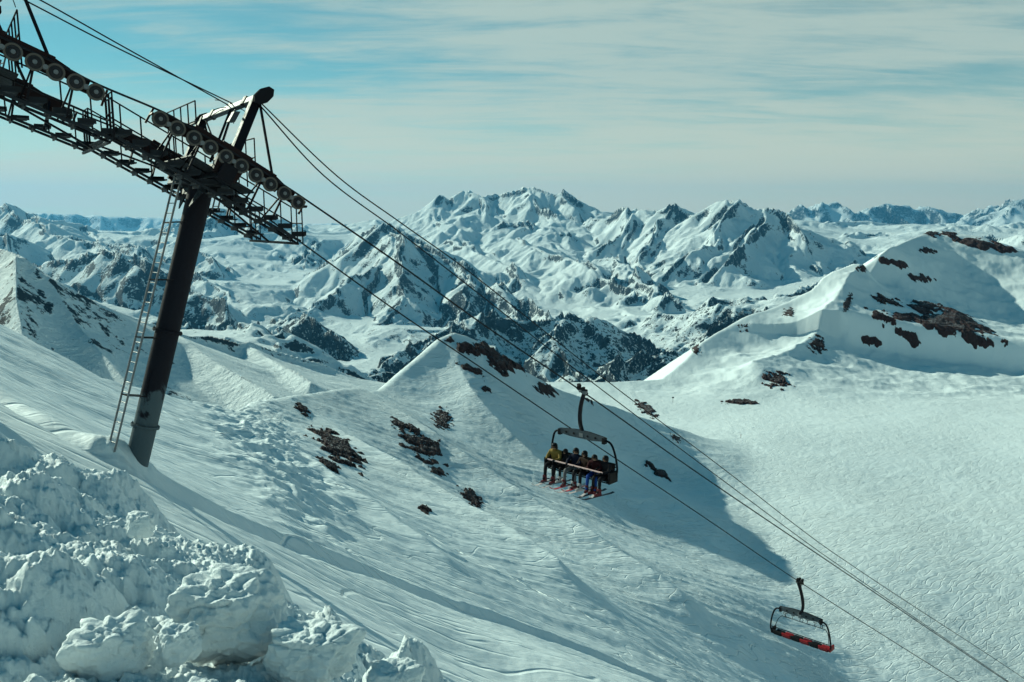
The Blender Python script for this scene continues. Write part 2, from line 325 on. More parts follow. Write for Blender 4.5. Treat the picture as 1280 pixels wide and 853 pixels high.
# snow underfoot: piste, slopes, bowl
def snow_material(name):
    m, nt, b = mat(name); b.inputs['Base Color'].default_value = (*SNOW, 1); b.inputs['Roughness'].default_value = .65
    b.inputs['Specular IOR Level'].default_value = .25
    p = geo(nt).outputs['Position']
    cd = nt.nodes.new('ShaderNodeAttribute'); cd.attribute_name = 'trk'
    # ski tracks: thin wandering grooves laid down the slope, at three sizes
    rot = (0, 0, -(PI / 2 - AZ))
    a = mapping(nt, p, (1, 1, 0.0), (0, 0, AZ - PI / 2))
    def tracks(sx, sy, scale, dist, seed):
        q = mapping(nt, a, (sx, sy, 1), (0, 0, 0), (seed, seed * 1.7, 0))
        n = noise(nt, q, scale, 2.5, .55, dist)
        return math_n(nt, 'ABSOLUTE', math_n(nt, 'SUBTRACT', n, .5))
    patch = mapr(nt, noise(nt, p, .022, 4, .65), .38, .62, .06, 1)
    t1 = mapr(nt, tracks(.16, .8, .85, 1.5, 3.1), 0, .06, 0, 1)
    t2 = mapr(nt, tracks(.22, 1.0, 2.6, 2.4, 7.7), 0, .10, 0, 1)
    t3 = mapr(nt, tracks(.5, .35, .42, 2.2, 1.3), 0, .035, 0, 1)
    s = math_n(nt, 'ADD', math_n(nt, 'MULTIPLY', t1, .9), math_n(nt, 'MULTIPLY', t2, .9))
    s = math_n(nt, 'ADD', s, math_n(nt, 'MULTIPLY', t3, .9))
    s = math_n(nt, 'MULTIPLY', math_n(nt, 'MULTIPLY', s, patch), cd.outputs['Fac'])
    sx = nt.nodes.new('ShaderNodeSeparateXYZ'); nt.links.new(a, sx.inputs[0]); nl = noise(nt, p, .05, 2, .5)
    tot = None; tfa = nt.nodes.new('ShaderNodeAttribute'); tfa.attribute_name = 'far'
    for i_, (wd_, am, kk, tilt) in enumerate([(2.3, .9, .42, .10), (3.7, 1.5, .27, -.22), (5.3, .5, .16, .30), (1.7, .25, .7, -.05)]):
        ph = math_n(nt, 'ADD', math_n(nt, 'MULTIPLY', sx.outputs[0], kk), math_n(nt, 'MULTIPLY', nl, 14.0 + 5 * i_))
        uu_ = math_n(nt, 'ADD', math_n(nt, 'ADD', sx.outputs[1], math_n(nt, 'MULTIPLY', sx.outputs[0], tilt)), math_n(nt, 'MULTIPLY', math_n(nt, 'SINE', ph), am))
        ff = math_n(nt, 'ABSOLUTE', math_n(nt, 'SUBTRACT', math_n(nt, 'FRACT', math_n(nt, 'DIVIDE', uu_, wd_)), .5))
        ln = math_n(nt, 'MULTIPLY', mapr(nt, ff, 0, .16 / wd_, 1, 0), mapr(nt, noise(nt, p, .09 + .02 * i_, 3, .6), .42, .60))
        tot = ln if tot is None else math_n(nt, 'ADD', tot, ln)
    s = math_n(nt, 'SUBTRACT', math_n(nt, 'MULTIPLY', s, .30), math_n(nt, 'MULTIPLY', tot, math_n(nt, 'ADD', math_n(nt, 'MULTIPLY', cd.outputs['Fac'], 1.0), math_n(nt, 'MULTIPLY', tfa.outputs['Fac'], .5))))
    n1 = bump(nt, b, s, .75, .20)
    tf = nt.nodes.new('ShaderNodeAttribute'); tf.attribute_name = 'far'
    t5 = mapr(nt, tracks(.22, 1.3, .8, 1.6, 5.5), 0, .10, 0, 1); t6 = mapr(nt, tracks(.6, .5, .30, 3.0, 9.5), 0, .025, 0, 1)
    n1 = bump(nt, b, math_n(nt, 'MULTIPLY', math_n(nt, 'MULTIPLY', math_n(nt, 'ADD', t5, t6), patch), tf.outputs['Fac']), .35, .4, n1)
    g = noise(nt, p, 5.0, 6, .65)
    n2 = bump(nt, b, g, .35, .06, n1)
    w = noise(nt, mapping(nt, a, (.35, 1.2, 1)), .30, 5, .6)
    bump(nt, b, w, .28, .5, n2)
    return m
M_snow = snow_material('piste_snow')
def far_material():
    m, nt, b = mat('mountain_snow_rock'); b.inputs['Roughness'].default_value = .8; b.inputs['Specular IOR Level'].default_value = .15
    p = geo(nt).outputs['Position']
    ra = nt.nodes.new('ShaderNodeAttribute'); ra.attribute_name = 'rock'
    fa = nt.nodes.new('ShaderNodeAttribute'); fa.attribute_name = 'forest'
    n = noise(nt, p, .012, 8, .74); n2 = noise(nt, mapping(nt, p, (1, 1, .25)), .03, 5, .7)
    r = math_n(nt, 'ADD', ra.outputs['Fac'], math_n(nt, 'MULTIPLY', math_n(nt, 'SUBTRACT', n, .5), 1.5))
    r = math_n(nt, 'ADD', r, math_n(nt, 'MULTIPLY', math_n(nt, 'SUBTRACT', n2, .5), .9))
    n3 = noise(nt, p, .07, 4, .7); r = math_n(nt, 'ADD', r, math_n(nt, 'MULTIPLY', math_n(nt, 'SUBTRACT', n3, .5), 1.7))
    r = mapr(nt, r, .44, .58)
    rc = mixc(nt, n2, (.010, .024, .034), (.030, .052, .068))
    c = mixc(nt, r, SNOW, rc)
    tn = noise(nt, p, .035, 3, .8); f = math_n(nt, 'ADD', fa.outputs['Fac'], math_n(nt, 'MULTIPLY', math_n(nt, 'SUBTRACT', tn, .5), 2.2))
    f = math_n(nt, 'ADD', f, math_n(nt, 'MULTIPLY', math_n(nt, 'SUBTRACT', n, .5), 1.2))
    f = mapr(nt, f, .45, .58)
    c = mixc(nt, f, c, (.003, .011, .016)); nt.links.new(c, b.inputs['Base Color'])
    bump(nt, b, math_n(nt, 'ADD', n, math_n(nt, 'MULTIPLY', n2, .6)), .8, 22)
    return m
M_far = far_material()
# ------------------------------------------------------------------ ground meshes
def polar(us, ys):
    U, Y = np.meshgrid(us, ys); return U * Y, Y
def ucols(lo, hi, step, vis=.70, coarse=6):
    a = np.arange(-vis, vis, step); l = np.arange(lo, -vis, step * coarse); r = np.arange(vis, hi, step * coarse)
    return np.concatenate([l, a, r])
def logspace(a, b, k): return a * np.exp(np.arange(0, math.log(b / a) + k, k))
Q = globals().get('QUALITY', 1.0)
# middle ground : behind the camera a coarse apron closes the slope
us = ucols(-3.0, 1.6, .0013 / Q); ys = np.concatenate([logspace(5, 60, .006 / Q), logspace(60, 520, .0032 / Q)[1:], logspace(520, 1000, .004 / Q)[1:]])
X, Y = polar(us, ys)
Z = mid_height(X, Y)
SHADE_BERM = [at(*q) for q in [(-60, 490, 26), (0, 517, 24), (60, 545, 22), (120, 575, 21), (150, 592, 21), (250, 640, 23), (350, 682, 27), (430, 700, 31), (520, 738, 36), (620, 785, 41), (700, 815, 44), (800, 853, 47), (900, 895, 50)]]
def shaped(x, y, z):
    sd, _ = polyline_field(SHADE_BERM, x, y)
    k = np.exp(-np.maximum(0, -sd) / 1.6) * 0
    # added step: low bank left, drop right, shaped to make a dark shade line
    z = z + .26 * np.exp(-((sd - .4) / .5) ** 2) - .24 * np.exp(-((sd + .4) / .45) ** 2)
    d = np.hypot(x - BASE[0], y - BASE[1]); z = z + .45 * np.exp(-(d / .85) ** 2) * (1 + .3 * fbm(x / .4, y / .4, 2, 401))
    return z
Z = shaped(X, Y, Z)
def ground(x, y):
    x = np.asarray(x, float); y = np.asarray(y, float)
    return shaped(x, y, mid_height(x, y))
ppx, ppy = proj(X, Y, Z)
# how much the snow is skied: strong in the bowl and on the piste, weak on the far hill
trk = np.clip(sstep(1.0, .55, (Y - 250) / 350) * .8 + .12, 0, 1) * sstep(-560, -300, -Y)
trk = np.where(Y < 90, .45, trk) * sstep(420, 120, Y); tfar = sstep(70, 200, Y) * sstep(560, 380, Y)
ground_mid = structure(grid_mesh('snow_slope', X, Y, Z, M_snow, True, {'trk': trk, 'far': tfar}))
# near and behind the camera
def sq(lo, hi, n): return np.linspace(lo, hi, n)
xs = sq(-90, 90, 160); yb = sq(-70, 5.2, 70)
Xb, Yb = np.meshgrid(xs, yb); Zb = mid_height(Xb, Yb) - .03
structure(grid_mesh('snow_slope_behind', Xb, Yb, Zb, M_snow, True, {'trk': np.full_like(Xb, .4)}))
# far country
us = ucols(-1.5, 1.05, .00125 / Q, .70, 4); ys = np.concatenate([logspace(640, 2500, .0042 / Q), logspace(2500, 9000, .0024 / Q)[1:], logspace(9000, 20000, .0022 / Q)[1:]])
X, Y = polar(us, ys); U = X / Y
def grad_polar(h):
    hu = np.gradient(h, axis=1) / np.gradient(U, axis=1); hx = hu / Y
    hy = np.gradient(h, axis=0) / np.gradient(Y, axis=0) - U * hx; return hx, hy
Z = far_height(X, Y)
env = sstep(700, 3000, Y)
gx, gy = grad_polar(Z); sl = np.sqrt(gx * gx + gy * gy)
amp = env * (.16 + .84 * sstep(.12, .45, sl))
Z = Z + amp * (36 * (ridged(X / 820, Y / 820, 4, 51, .44) - .9)) + (4 + 2 * env) * fbm(X / 190, Y / 190, 3, 43) * sstep(.05, .3, sl)
Z = Z + gullies(Z, X, Y, grad_polar, [(1400, 88, 61), (640, 42, 62), (300, 18, 63), (140, 7.5, 64), (72, 3, 65)], .03 + .97 * sstep(1900, 3600, Y))
gx, gy = grad_polar(Z); sl = np.sqrt(gx * gx + gy * gy)
px, py = proj(X, Y, Z)
alt = Z
rock = sstep(.80, 1.5, sl + .3 * fbm(X / 350, Y / 350, 4, 71)) - .15 * sstep(12000, 15000, Y) + .25 * sstep(300, -200, alt) * sstep(9000, 8000, Y) * sstep(.5, .8, sl)
rock = rock * sstep(600, 2000, Y) + sstep(2100, 1500, Y) * sstep(430, 120, px) * (.03 + .26 * sstep(.45, 1., sl) + .26 * fbm(X / 60, Y / 60, 4, 73))
fn = fbm(X / 500, Y / 500, 4, 81)
forest = sstep(-520, -700, alt + 110 * fn) * sstep(2600, 3600, Y) * sstep(7200, 5900, Y) * sstep(270, 400, px)
forest = forest * (.08 + .34 * sstep(.2, .7, sl + .3 * fn))
structure(grid_mesh('mountains', X, Y, Z, M_far, True, {'rock': np.clip(rock, 0, 1) * np.where(Y > 2200, .74, 1.), 'forest': forest}))
# the farthest range, thirty kilometres off
us = ucols(-1.5, 1.3, .0016 / Q, .72, 4); ys = logspace(19500, 44000, .0045 / Q)
X, Y = polar(us, ys); U = X / Y
far_r = [R([(-900, 262, 30), (-300, 258, 30), (100, 268, 32), (400, 280, 32), (700, 275, 30), (940, 268, 30), (985, 266, 30), (1000, 258, 30), (1012, 262, 30), (1030, 255, 30), (1050, 252, 30), (1062, 256, 30), (1078, 266, 30), (1090, 258, 31), (1104, 254, 31), (1122, 256, 31), (1133, 262, 31), (1150, 258, 31), (1165, 263, 31), (1200, 268, 31), (1222, 262, 30), (1236, 256, 30), (1246, 260, 30), (1258, 252, 29), (1270, 248, 29), (1282, 252, 29), (1310, 262, 29), (1500, 256, 30), (2200, 262, 30)], .5, 1800)]
Z = np.full_like(X, -700.) + 200 * fbm(X / 4000, Y / 4000, 3, 90)
for pts, s, L in far_r:
    sd, cz = polyline_field(pts, X + 500 * fbm(X / 3000, Y / 3000, 2, 95), Y + 500 * fbm(X / 3000, Y / 3000, 2, 96)); d = np.abs(sd)
    Z = smax(Z, cz - s * (.6 * d + .4 * L * (1 - np.exp(-d / (L * .5)))), 40)
Z = Z + gullies(Z, X, Y, grad_polar, [(1900, 190, 61), (900, 100, 62), (420, 45, 63)], 1.0)
gx, gy = grad_polar(Z); sl = np.sqrt(gx * gx + gy * gy)
structure(grid_mesh('distant_mountains', X, Y, Z, M_far, True, {'rock': sstep(.45, 1.0, sl) * .7, 'forest': np.zeros_like(X)}))
# ------------------------------------------------------------------ light, sky, air
SUN_AZ, SUN_EL = math.radians(-56), math.radians(27)
sv = Vector((math.sin(SUN_AZ) * math.cos(SUN_EL), math.cos(SUN_AZ) * math.cos(SUN_EL), math.sin(SUN_EL)))
L = bpy.data.lights.new('sun', 'SUN'); L.energy = 4.7; L.angle = math.radians(.53); L.color = (.89, .98, .78)
lo = bpy.data.objects.new('sun', L); lo.rotation_euler = (-sv).to_track_quat('-Z', 'Y').to_euler(); C.objects.link(lo)
w = bpy.data.worlds.new('World'); scene.world = w; w.use_nodes = True; nt = w.node_tree; nt.nodes.clear()
out = nt.nodes.new('ShaderNodeOutputWorld'); bg = nt.nodes.new('ShaderNodeBackground'); nt.links.new(bg.outputs[0], out.inputs[0])
sky = nt.nodes.new('ShaderNodeTexSky'); sky.sky_type = 'NISHITA'; sky.sun_disc = False; sky.sun_elevation = SUN_EL; sky.sun_rotation = SUN_AZ
sky.altitude = 2600; sky.air_density = 1.0; sky.dust_density = .6
bg.inputs['Strength'].default_value = .088
tint = mixc(nt, 1.0, sky.outputs[0], (.16, .90, .76), 'MULTIPLY')
tc = nt.nodes.new('ShaderNodeTexCoord').outputs['Generated']
sep = nt.nodes.new('ShaderNodeSeparateXYZ'); nt.links.new(tc, sep.inputs[0])
zz = math_n(nt, 'ADD', math_n(nt, 'MAXIMUM', sep.outputs[2], 0.0), .10)
cx = math_n(nt, 'DIVIDE', sep.outputs[0], zz); cy = math_n(nt, 'DIVIDE', sep.outputs[1], zz)
cmb = nt.nodes.new('ShaderNodeCombineXYZ'); nt.links.new(cx, cmb.inputs[0]); nt.links.new(cy, cmb.inputs[1])
q = mapping(nt, cmb.outputs[0], (.55, 1.0, 1), (0, 0, math.radians(-14)), (1.1, 6.1, 3))
n1 = noise(nt, q, .75, 5, .52, .35); n2 = noise(nt, mapping(nt, cmb.outputs[0], (.35, 1.4, 1), (0, 0, math.radians(-22))), 3.4, 8, .66, .35)
cl = math_n(nt, 'ADD', math_n(nt, 'MULTIPLY', n1, .62), math_n(nt, 'MULTIPLY', n2, .38))
cl = mapr(nt, cl, .40, .57, .30, 1)
fade = mapr(nt, sep.outputs[2], .27, .36, 1, .0)
cl = math_n(nt, 'MULTIPLY', math_n(nt, 'MULTIPLY', cl, fade), .85)
hzc = (7.6, 7.7, 5.7)
hz = mapr(nt, sep.outputs[2], .01, .19, .88, 0)

col = mixc(nt, hz, mixc(nt, cl, tint, (5.2, 6.2, 5.4)), hzc)
nt.links.new(col, bg.inputs[0])
def haze():
    me = bpy.data.meshes.new('haze'); s = 46000
    x0, x1, y0, y1, z0, z1 = -s, s, -2000, 46000, -2600, 1900
    v = [(x, y, z) for z in (z0, z1) for y in (y0, y1) for x in (x0, x1)]
    me.from_pydata(v, [], [(0, 2, 3, 1), (4, 5, 7, 6), (0, 1, 5, 4), (2, 6, 7, 3), (0, 4, 6, 2), (1, 3, 7, 5)])
    m = bpy.data.materials.new('air'); m.use_nodes = True; nt = m.node_tree; nt.nodes.clear()
    o = nt.nodes.new('ShaderNodeOutputMaterial'); pv = nt.nodes.new('ShaderNodeVolumePrincipled')
    pv.inputs['Color'].default_value = (.14, .56, 1, 1); pv.inputs['Density'].default_value = HAZE; pv.inputs['Anisotropy'].default_value = .25
    nt.links.new(pv.outputs[0], o.inputs['Volume']); me.materials.append(m)
    ob = bpy.data.objects.new('haze', me); ob['kind'] = 'stuff'; C.objects.link(ob)
HAZE = 1.6e-5
if not globals().get('NOHAZE'): haze()
# ------------------------------------------------------------------ camera and render
cam = bpy.data.cameras.new('camera'); co = bpy.data.objects.new('camera', cam); C.objects.link(co); scene.camera = co
cam.sensor_width = 36; cam.lens = 36 * F / 1280; cam.clip_start = .1; cam.clip_end = 120000
co.rotation_euler = (PI / 2 - TH, 0, 0)
scene.view_settings.view_transform = 'Standard'; scene.view_settings.look = 'None'; scene.view_settings.exposure = .2; scene.view_settings.gamma = 1
scene.render.engine = 'CYCLES'
scene.cycles.volume_bounces = 0; scene.cycles.max_bounces = 5; scene.cycles.diffuse_bounces = 2
scene.cycles.use_denoising = True; scene.cycles.use_adaptive_sampling = True; scene.cycles.adaptive_threshold = .02
# ================================================================== mesh builder
import bmesh
class MB:
    def __init__(s): s.v = []; s.f = []; s.m = []
    def add(s, vs, fs, mi=0):
        o = len(s.v); s.v += [tuple(map(float, p)) for p in vs]; s.f += [tuple(o + i for i in f) for f in fs]; s.m += [mi] * len(fs); return s
    def box(s, c, ax, ay, az, hx, hy, hz, mi=0, bev=0.0):
        c = Vector(c); ax = Vector(ax).normalized(); ay = Vector(ay).normalized(); az = Vector(az).normalized()
        if bev > 0:
            b = min(bev, hx * .9, hy * .9, hz * .9); P = []; bm = bmesh.new(); bmesh.ops.create_cube(bm, size=2)
            for v in bm.verts: v.co = Vector((v.co.x * hx, v.co.y * hy, v.co.z * hz))
            bmesh.ops.bevel(bm, geom=bm.edges[:], offset=b, segments=2, affect='EDGES', profile=.6)
            bm.verts.index_update()
            s.add([c + ax * v.co.x + ay * v.co.y + az * v.co.z for v in bm.verts], [[v.index for v in f.verts] for f in bm.faces], mi); bm.free(); return s
        vs = [c + ax * hx * i + ay * hy * j + az * hz * k for i in (-1, 1) for j in (-1, 1) for k in (-1, 1)]
        return s.add(vs, [(0, 1, 3, 2), (4, 6, 7, 5), (0, 4, 5, 1), (2, 3, 7, 6), (0, 2, 6, 4), (1, 5, 7, 3)], mi)
    def beam(s, a, b, w, h, up=(0, 0, 1), mi=0, bev=0.0):
        a = Vector(a); b = Vector(b); t = (b - a); L = t.length; t.normalize(); up = Vector(up); sd = t.cross(up).normalized(); up = sd.cross(t)
        return s.box((a + b) / 2, t, sd, up, L / 2, w / 2, h / 2, mi, bev)
    def tube(s, pts, r, n=8, mi=0, caps=True):
        pts = [Vector(p) for p in pts]; rs = r if isinstance(r, (list, tuple)) else [r] * len(pts)
        ref = None; vs = []; fs = []
        for i, p in enumerate(pts):
            t = (pts[min(i + 1, len(pts) - 1)] - pts[max(i - 1, 0)]).normalized()
            if ref is None: ref = t.orthogonal().normalized()
            ref = (ref - t * ref.dot(t)).normalized(); q = t.cross(ref)
            for k in range(n):
                a = 2 * PI * k / n; vs.append(p + (ref * math.cos(a) + q * math.sin(a)) * rs[i])
        for i in range(len(pts) - 1):
            for k in range(n):
                a = i * n + k; b = i * n + (k + 1) % n; fs.append((a, b, b + n, a + n))
        if caps: fs.append(tuple(range(n - 1, -1, -1))); fs.append(tuple(range((len(pts) - 1) * n, len(pts) * n)))
        return s.add(vs, fs, mi)
    def disc(s, c, ax, prof, n=20, mis=None):
        """lathe round axis ax; prof = [(offset, radius)]"""
        c = Vector(c); ax = Vector(ax).normalized(); u = ax.orthogonal().normalized(); w = ax.cross(u); vs = []; 
        for (o, r) in prof:
            for k in range(n):
                a = 2 * PI * k / n; vs.append(c + ax * o + (u * math.cos(a) + w * math.sin(a)) * r)
        for i in range(len(prof) - 1):
            s_f = [(i * n + k, i * n + (k + 1) % n, (i + 1) * n + (k + 1) % n, (i + 1) * n + k) for k in range(n)]
            if i == 0: base = len(s.v); s.v += [tuple(v) for v in vs]
            s.f += [tuple(base + q for q in f) for f in s_f]; s.m += [mis[i] if mis else 0] * n
        return s
    def prism(s, outline, n, th, mi=0):
        """outline: list of 3-D points in a plane, extruded by th along n (centred)"""
        n = Vector(n).normalized(); k = len(outline); P = [Vector(p) for p in outline]
        vs = [p + n * th / 2 for p in P] + [p - n * th / 2 for p in P]
        fs = [tuple(range(k)), tuple(range(2 * k - 1, k - 1, -1))] + [(i, i + k, (i + 1) % k + k, (i + 1) % k) for i in range(k)]
        return s.add(vs, fs, mi)
    def build(s, name, mats, parent=None, origin=(0, 0, 0), smooth=False, loc=None):
        o3 = Vector(origin); me = bpy.data.meshes.new(name); me.from_pydata([tuple(Vector(v) - o3) for v in s.v], [], s.f)
        for m in (mats if isinstance(mats, (list, tuple)) else [mats]): me.materials.append(m)
        me.polygons.foreach_set('material_index', s.m)
        bm = bmesh.new(); bm.from_mesh(me); bmesh.ops.recalc_face_normals(bm, faces=bm.faces[:]); bm.to_mesh(me); bm.free()
        if smooth:
            me.polygons.foreach_set('use_smooth', [True] * len(me.polygons)); me.update()
            try: me.set_sharp_from_angle(angle=math.radians(40))
            except Exception: pass
        me.update(); o = bpy.data.objects.new(name, me); C.objects.link(o)
        if parent is not None: o.parent = parent
        if loc is not None: o.location = loc
        return o
def tag(o, label=None, cat=None, group=None):
    if label: o['label'] = label
    if cat: o['category'] = cat
    if group: o['group'] = group
    return o
def empty(name, loc, label, cat, group=None):
    o = bpy.data.objects.new(name, None); C.objects.link(o); o.location = loc; o.empty_display_size = .3; return tag(o, label, cat, group)
def copy_tree(o, parent=None):
    c = o.copy(); C.objects.link(c); c.parent = parent
    for ch in list(o.children): copy_tree(ch, c)
    return c
V = Vector
h3 = V((HX, HY, 0)); n3 = V((NX, NY, 0)); UP = V((0, 0, 1))
# ------------------------------------------------------------------ materials
M_dark = simple('dark_painted_steel', (.009, .009, .013), .5, 0, .3, 9)
M_mast = None
def mast_mat():
    m, nt, b = mat('mast_steel'); v = objc(nt); s = nt.nodes.new('ShaderNodeSeparateXYZ'); nt.links.new(v, s.inputs[0])
    n = noise(nt, mapping(nt, v, (1.2, 1.2, .8)), 1.3, 5, .6, .4)
    z = math_n(nt, 'ADD', s.outputs[2], math_n(nt, 'MULTIPLY', math_n(nt, 'SUBTRACT', n, .5), 3.2))
    f = mapr(nt, z, 3.0, 3.25)          # frost and wind-packed rime on the lower shaft, dark paint above
    g = noise(nt, v, 14, 5, .7)
    dark = mixc(nt, g, (.009, .009, .014), (.018, .017, .024)); low = mixc(nt, g, (.060, .085, .100), (.095, .125, .14))
    nt.links.new(mixc(nt, f, low, dark), b.inputs['Base Color']); b.inputs['Roughness'].default_value = .6; b.inputs['Specular IOR Level'].default_value = .08; bump(nt, b, g, .2, .01); return m
M_mast = mast_mat()
M_red = simple('rust_red_steel', (.022, .011, .012), .5, .0, .3, 12)
M_galv = simple('galvanised_steel', (.16, .17, .18), .5, 0, .25, 20)
M_step = simple('grating_steel', (.022, .026, .032), .6, .4, .3, 15)
M_tyre = simple('rubber_tyre', (.105, .092, .082), .8, 0, .2, 30)
M_hub = simple('sheave_hub', (.03, .03, .034), .5, 0, .3, 25)
M_rope = simple('wire_rope', (.020, .020, .024), .5, .4, .3, 60)
M_chair = simple('carrier_steel', (.055, .068, .08), .5, 0, .25, 18)
M_black = simple('black_seat_pad', (.012, .012, .014), .6, 0, .3, 15)
M_seatred = simple('red_seat_pad', (.26, .012, .015), .5, 0, .15, 15)
M_pale = simple('worn_bar', (.62, .42, .40), .5, 0, .2, 20)
# ------------------------------------------------------------------ fit of the sheave train to the photograph
def pj(p): return proj(p[0], p[1], p[2])
best = None
for bd in np.arange(15, 45, .5):
    T = np.array([HX * math.cos(math.radians(bd)), HY * math.cos(math.radians(bd)), -math.sin(math.radians(bd))])
    for hl in np.arange(1.6, 4.2, .05):
        a = pj(NEAR0 - T * hl); b = pj(NEAR0 + T * hl)
        e = (a[0] - 205) ** 2 + (a[1] - 150) ** 2 + (b[0] - 380) ** 2 + (b[1] - 255) ** 2
        if best is None or e < best[0]: best = (e, bd, hl)
print('train fit', best)
BETA = math.radians(best[1]); HL = best[2]
Tt = h3 * math.cos(BETA) - UP * math.sin(BETA); Nn = h3 * math.sin(BETA) + UP * math.cos(BETA)
TOP = V(TOP0); BASEV = V(BASE)
gz = float(ground(BASE[0], BASE[1])); BASEV.z = min(BASEV.z, gz) - 1.3; BASEV.x -= HX * .12
WR = .19                                    # sheave radius
def axes(b):
    b = BETA if b is None else b; return h3 * math.cos(b) - UP * math.sin(b), h3 * math.sin(b) + UP * math.cos(b)
# ------------------------------------------------------------------ one lift tower
def make_tower(TOP, BASEV, nW, HL, label, beta=None):
    Tt, Nn = axes(beta)
    base = BASEV; R0 = empty('lift_tower', base, label, 'lift tower', 'towers of the chairlift')
    ax = (TOP - base).normalized(); Lp = (TOP - base).length
    def P(o): return o                       # world coordinates, meshes are re-centred on the base
    def out(mb, name, mats, parent=R0, smooth=False):
        if parent is R0: return mb.build(name, mats, R0, base, smooth)
        return mb.build(name, mats, parent, base, smooth)
    # mast: three flanged shaft sections and a foot
    m = MB(); prof = []
    r0, r1 = .31, .335
    for k in range(25):
        t = k / 24; prof.append((t * (Lp - .1), r0 + (r1 - r0) * (t * .8)))
    m.disc(base, ax, [(0, 0)] + prof + [(Lp - .1, 0)], 32)
    for t in (.245, .52, .97):
        m.disc(base, ax, [(t * Lp - .03, .3), (t * Lp - .03, r0 + .06 + .05 * t), (t * Lp + .03, r0 + .06 + .05 * t), (t * Lp + .03, .3)], 32)
    u_ = ax.orthogonal().normalized(); w_ = ax.cross(u_)
    for t in (.245, .52):
        for k in range(20):
            a_ = 2 * PI * k / 20; p_ = base + ax * (t * Lp) + (u_ * math.cos(a_) + w_ * math.sin(a_)) * (r0 + .032 + .05 * t); m.tube([p_ - ax * .06, p_ + ax * .06], .014, 6)
    m.box(base + ax * (Lp * .36) - V((NX, NY, 0)) * 0 + V((-.2, -1, 0)).normalized() * (r0 + .01), V((1, -.2, 0)), ax, V((-.2, -1, 0)), .004, .5, .03)
    out(m, 'mast', M_mast, smooth=True)
    # ladder standing off the uphill side
    lo = -h3 * .66 + n3 * .55; lt = (ax.cross(n3)).normalized()
    ld = (-h3 * .6 + n3 * .2).normalized()
    off = -h3 * .78 + n3 * .30
    a = base + off - h3 * .05 + ax * .35; b = TOP + off * .95 - ax * .1
    side = (n3 + h3 * .25).normalized() * .19
    m = MB()
    for sg in (-1, 1): m.beam(a + side * sg, b + side * sg, .035, .05, h3)
    nr = 34
    for k in range(nr):
        p = a.lerp(b, (k + .5) / nr); m.tube([p - side, p + side], .013, 6)
    L_ = out(m, 'ladder', M_galv)
    for t in (.16, .33, .5, .67, .84):
        p = a.lerp(b, t); m = MB(); m.beam(p - side * .9, p + side * .9, .03, .03)
        for sg in (-1, 1): m.beam(p + side * sg * .8, base + ax * (Lp * t) + side * sg * .8, .03, .03)
        m.build('ladder_bracket', M_dark, L_, base)
    # short ladder at the right side, below the crossarm
    a2 = TOP + h3 * .62 - ax * 1.25 - n3 * .35; b2 = TOP + h3 * .62 + ax * .05 - n3 * .35; m = MB()
    for sg in (-1, 1): m.beam(a2 + side * sg * .8, b2 + side * sg * .8, .03, .04, h3)
    for k in range(6): p = a2.lerp(b2, (k + .5) / 6); m.tube([p - side * .8, p + side * .8], .012, 6)
    out(m, 'access_ladder', M_galv)
    # crossarm: box girder between the two lanes with a drum at its near end
    up = ax
    cz = TOP - Nn * .05 - Nn * .30
    m = MB(); m.beam(cz - n3 * (GA + .15), cz + n3 * (GA + .05), .42, .46, Nn, 0, .02)
    m.beam(cz - n3 * .5, cz + n3 * .5, 1.0, .62, Nn, 0, .03)
    for sg in (-1, 1):
        m.prism([cz + n3 * sg * .5 - Nn * .3, cz + n3 * sg * 1.5 - Nn * .2, cz + n3 * sg * .5 - Nn * 1.0], h3, .04)
    c = cz + n3 * (GA - .25) + Nn * .30
    m.disc(c, n3, [(-.45, 0), (-.45, .30), (.05, .30), (.05, .26), (.12, .26), (.12, .10), (.18, .10), (.18, 0)], 24)
    m.disc(cz - n3 * (GA - .25) + Nn * .30, -n3, [(-.45, 0), (-.45, .30), (.05, .30), (.05, .26), (.12, .26), (.12, 0)], 24)
    out(m, 'crossarm', M_dark)
    # sheave trains
    for lane in (1, -1):
        c0 = TOP + n3 * GA * lane
        m = MB()
        # upper beam of the train, in stepped lengths, with bogie arms below
        bo = -n3 * .17 * lane
        m.beam(c0 - Tt * (HL * .60) + Nn * .20 + bo, c0 + Tt * (HL * .60) + Nn * .17 + bo, .10, .30, Nn, 0, .015)
        for sg in (-1, 1):
            m.beam(c0 + Tt * sg * HL * .40 + Nn * .16 + bo, c0 + Tt * sg * HL * .93 + Nn * .05 + bo, .08, .24, Nn, 0, .01)
            m.prism([c0 + Tt * sg * HL * .58 + Nn * .30 + bo, c0 + Tt * sg * HL * .74 + Nn * .22 + bo, c0 + Tt * sg * HL * .68 - Nn * .10 + bo, c0 + Tt * sg * HL * .50 - Nn * .02 + bo], n3, .06)
        m.prism([c0 - Tt * .42 + Nn * .36 + bo, c0 + Tt * .42 + Nn * .36 + bo, c0 + Tt * .32 - Nn * .45 + bo, c0 - Tt * .32 - Nn * .45 + bo], n3, .16)
        sp = 2 * HL / (nW - 1)
        for k in range(0, nW, 2):
            s0 = -HL + k * sp; zz = -.03 - .012 * (s0) ** 2 + .03
            m.beam(c0 + Tt * (s0 - .06) + bo * .75 - Nn * (.02 + .012 * s0 * s0), c0 + Tt * (s0 + sp + .06) + bo * .75 - Nn * (.02 + .012 * (s0 + sp) ** 2), .05, .17, Nn, 0, .01)
            p = c0 + Tt * (s0 + sp / 2) - Nn * .012 * s0 * s0
            m.disc(p + bo * .9, n3 * lane, [(0, 0), (0, .055), (.20, .055), (.20, 0)], 10, [1, 1, 1])
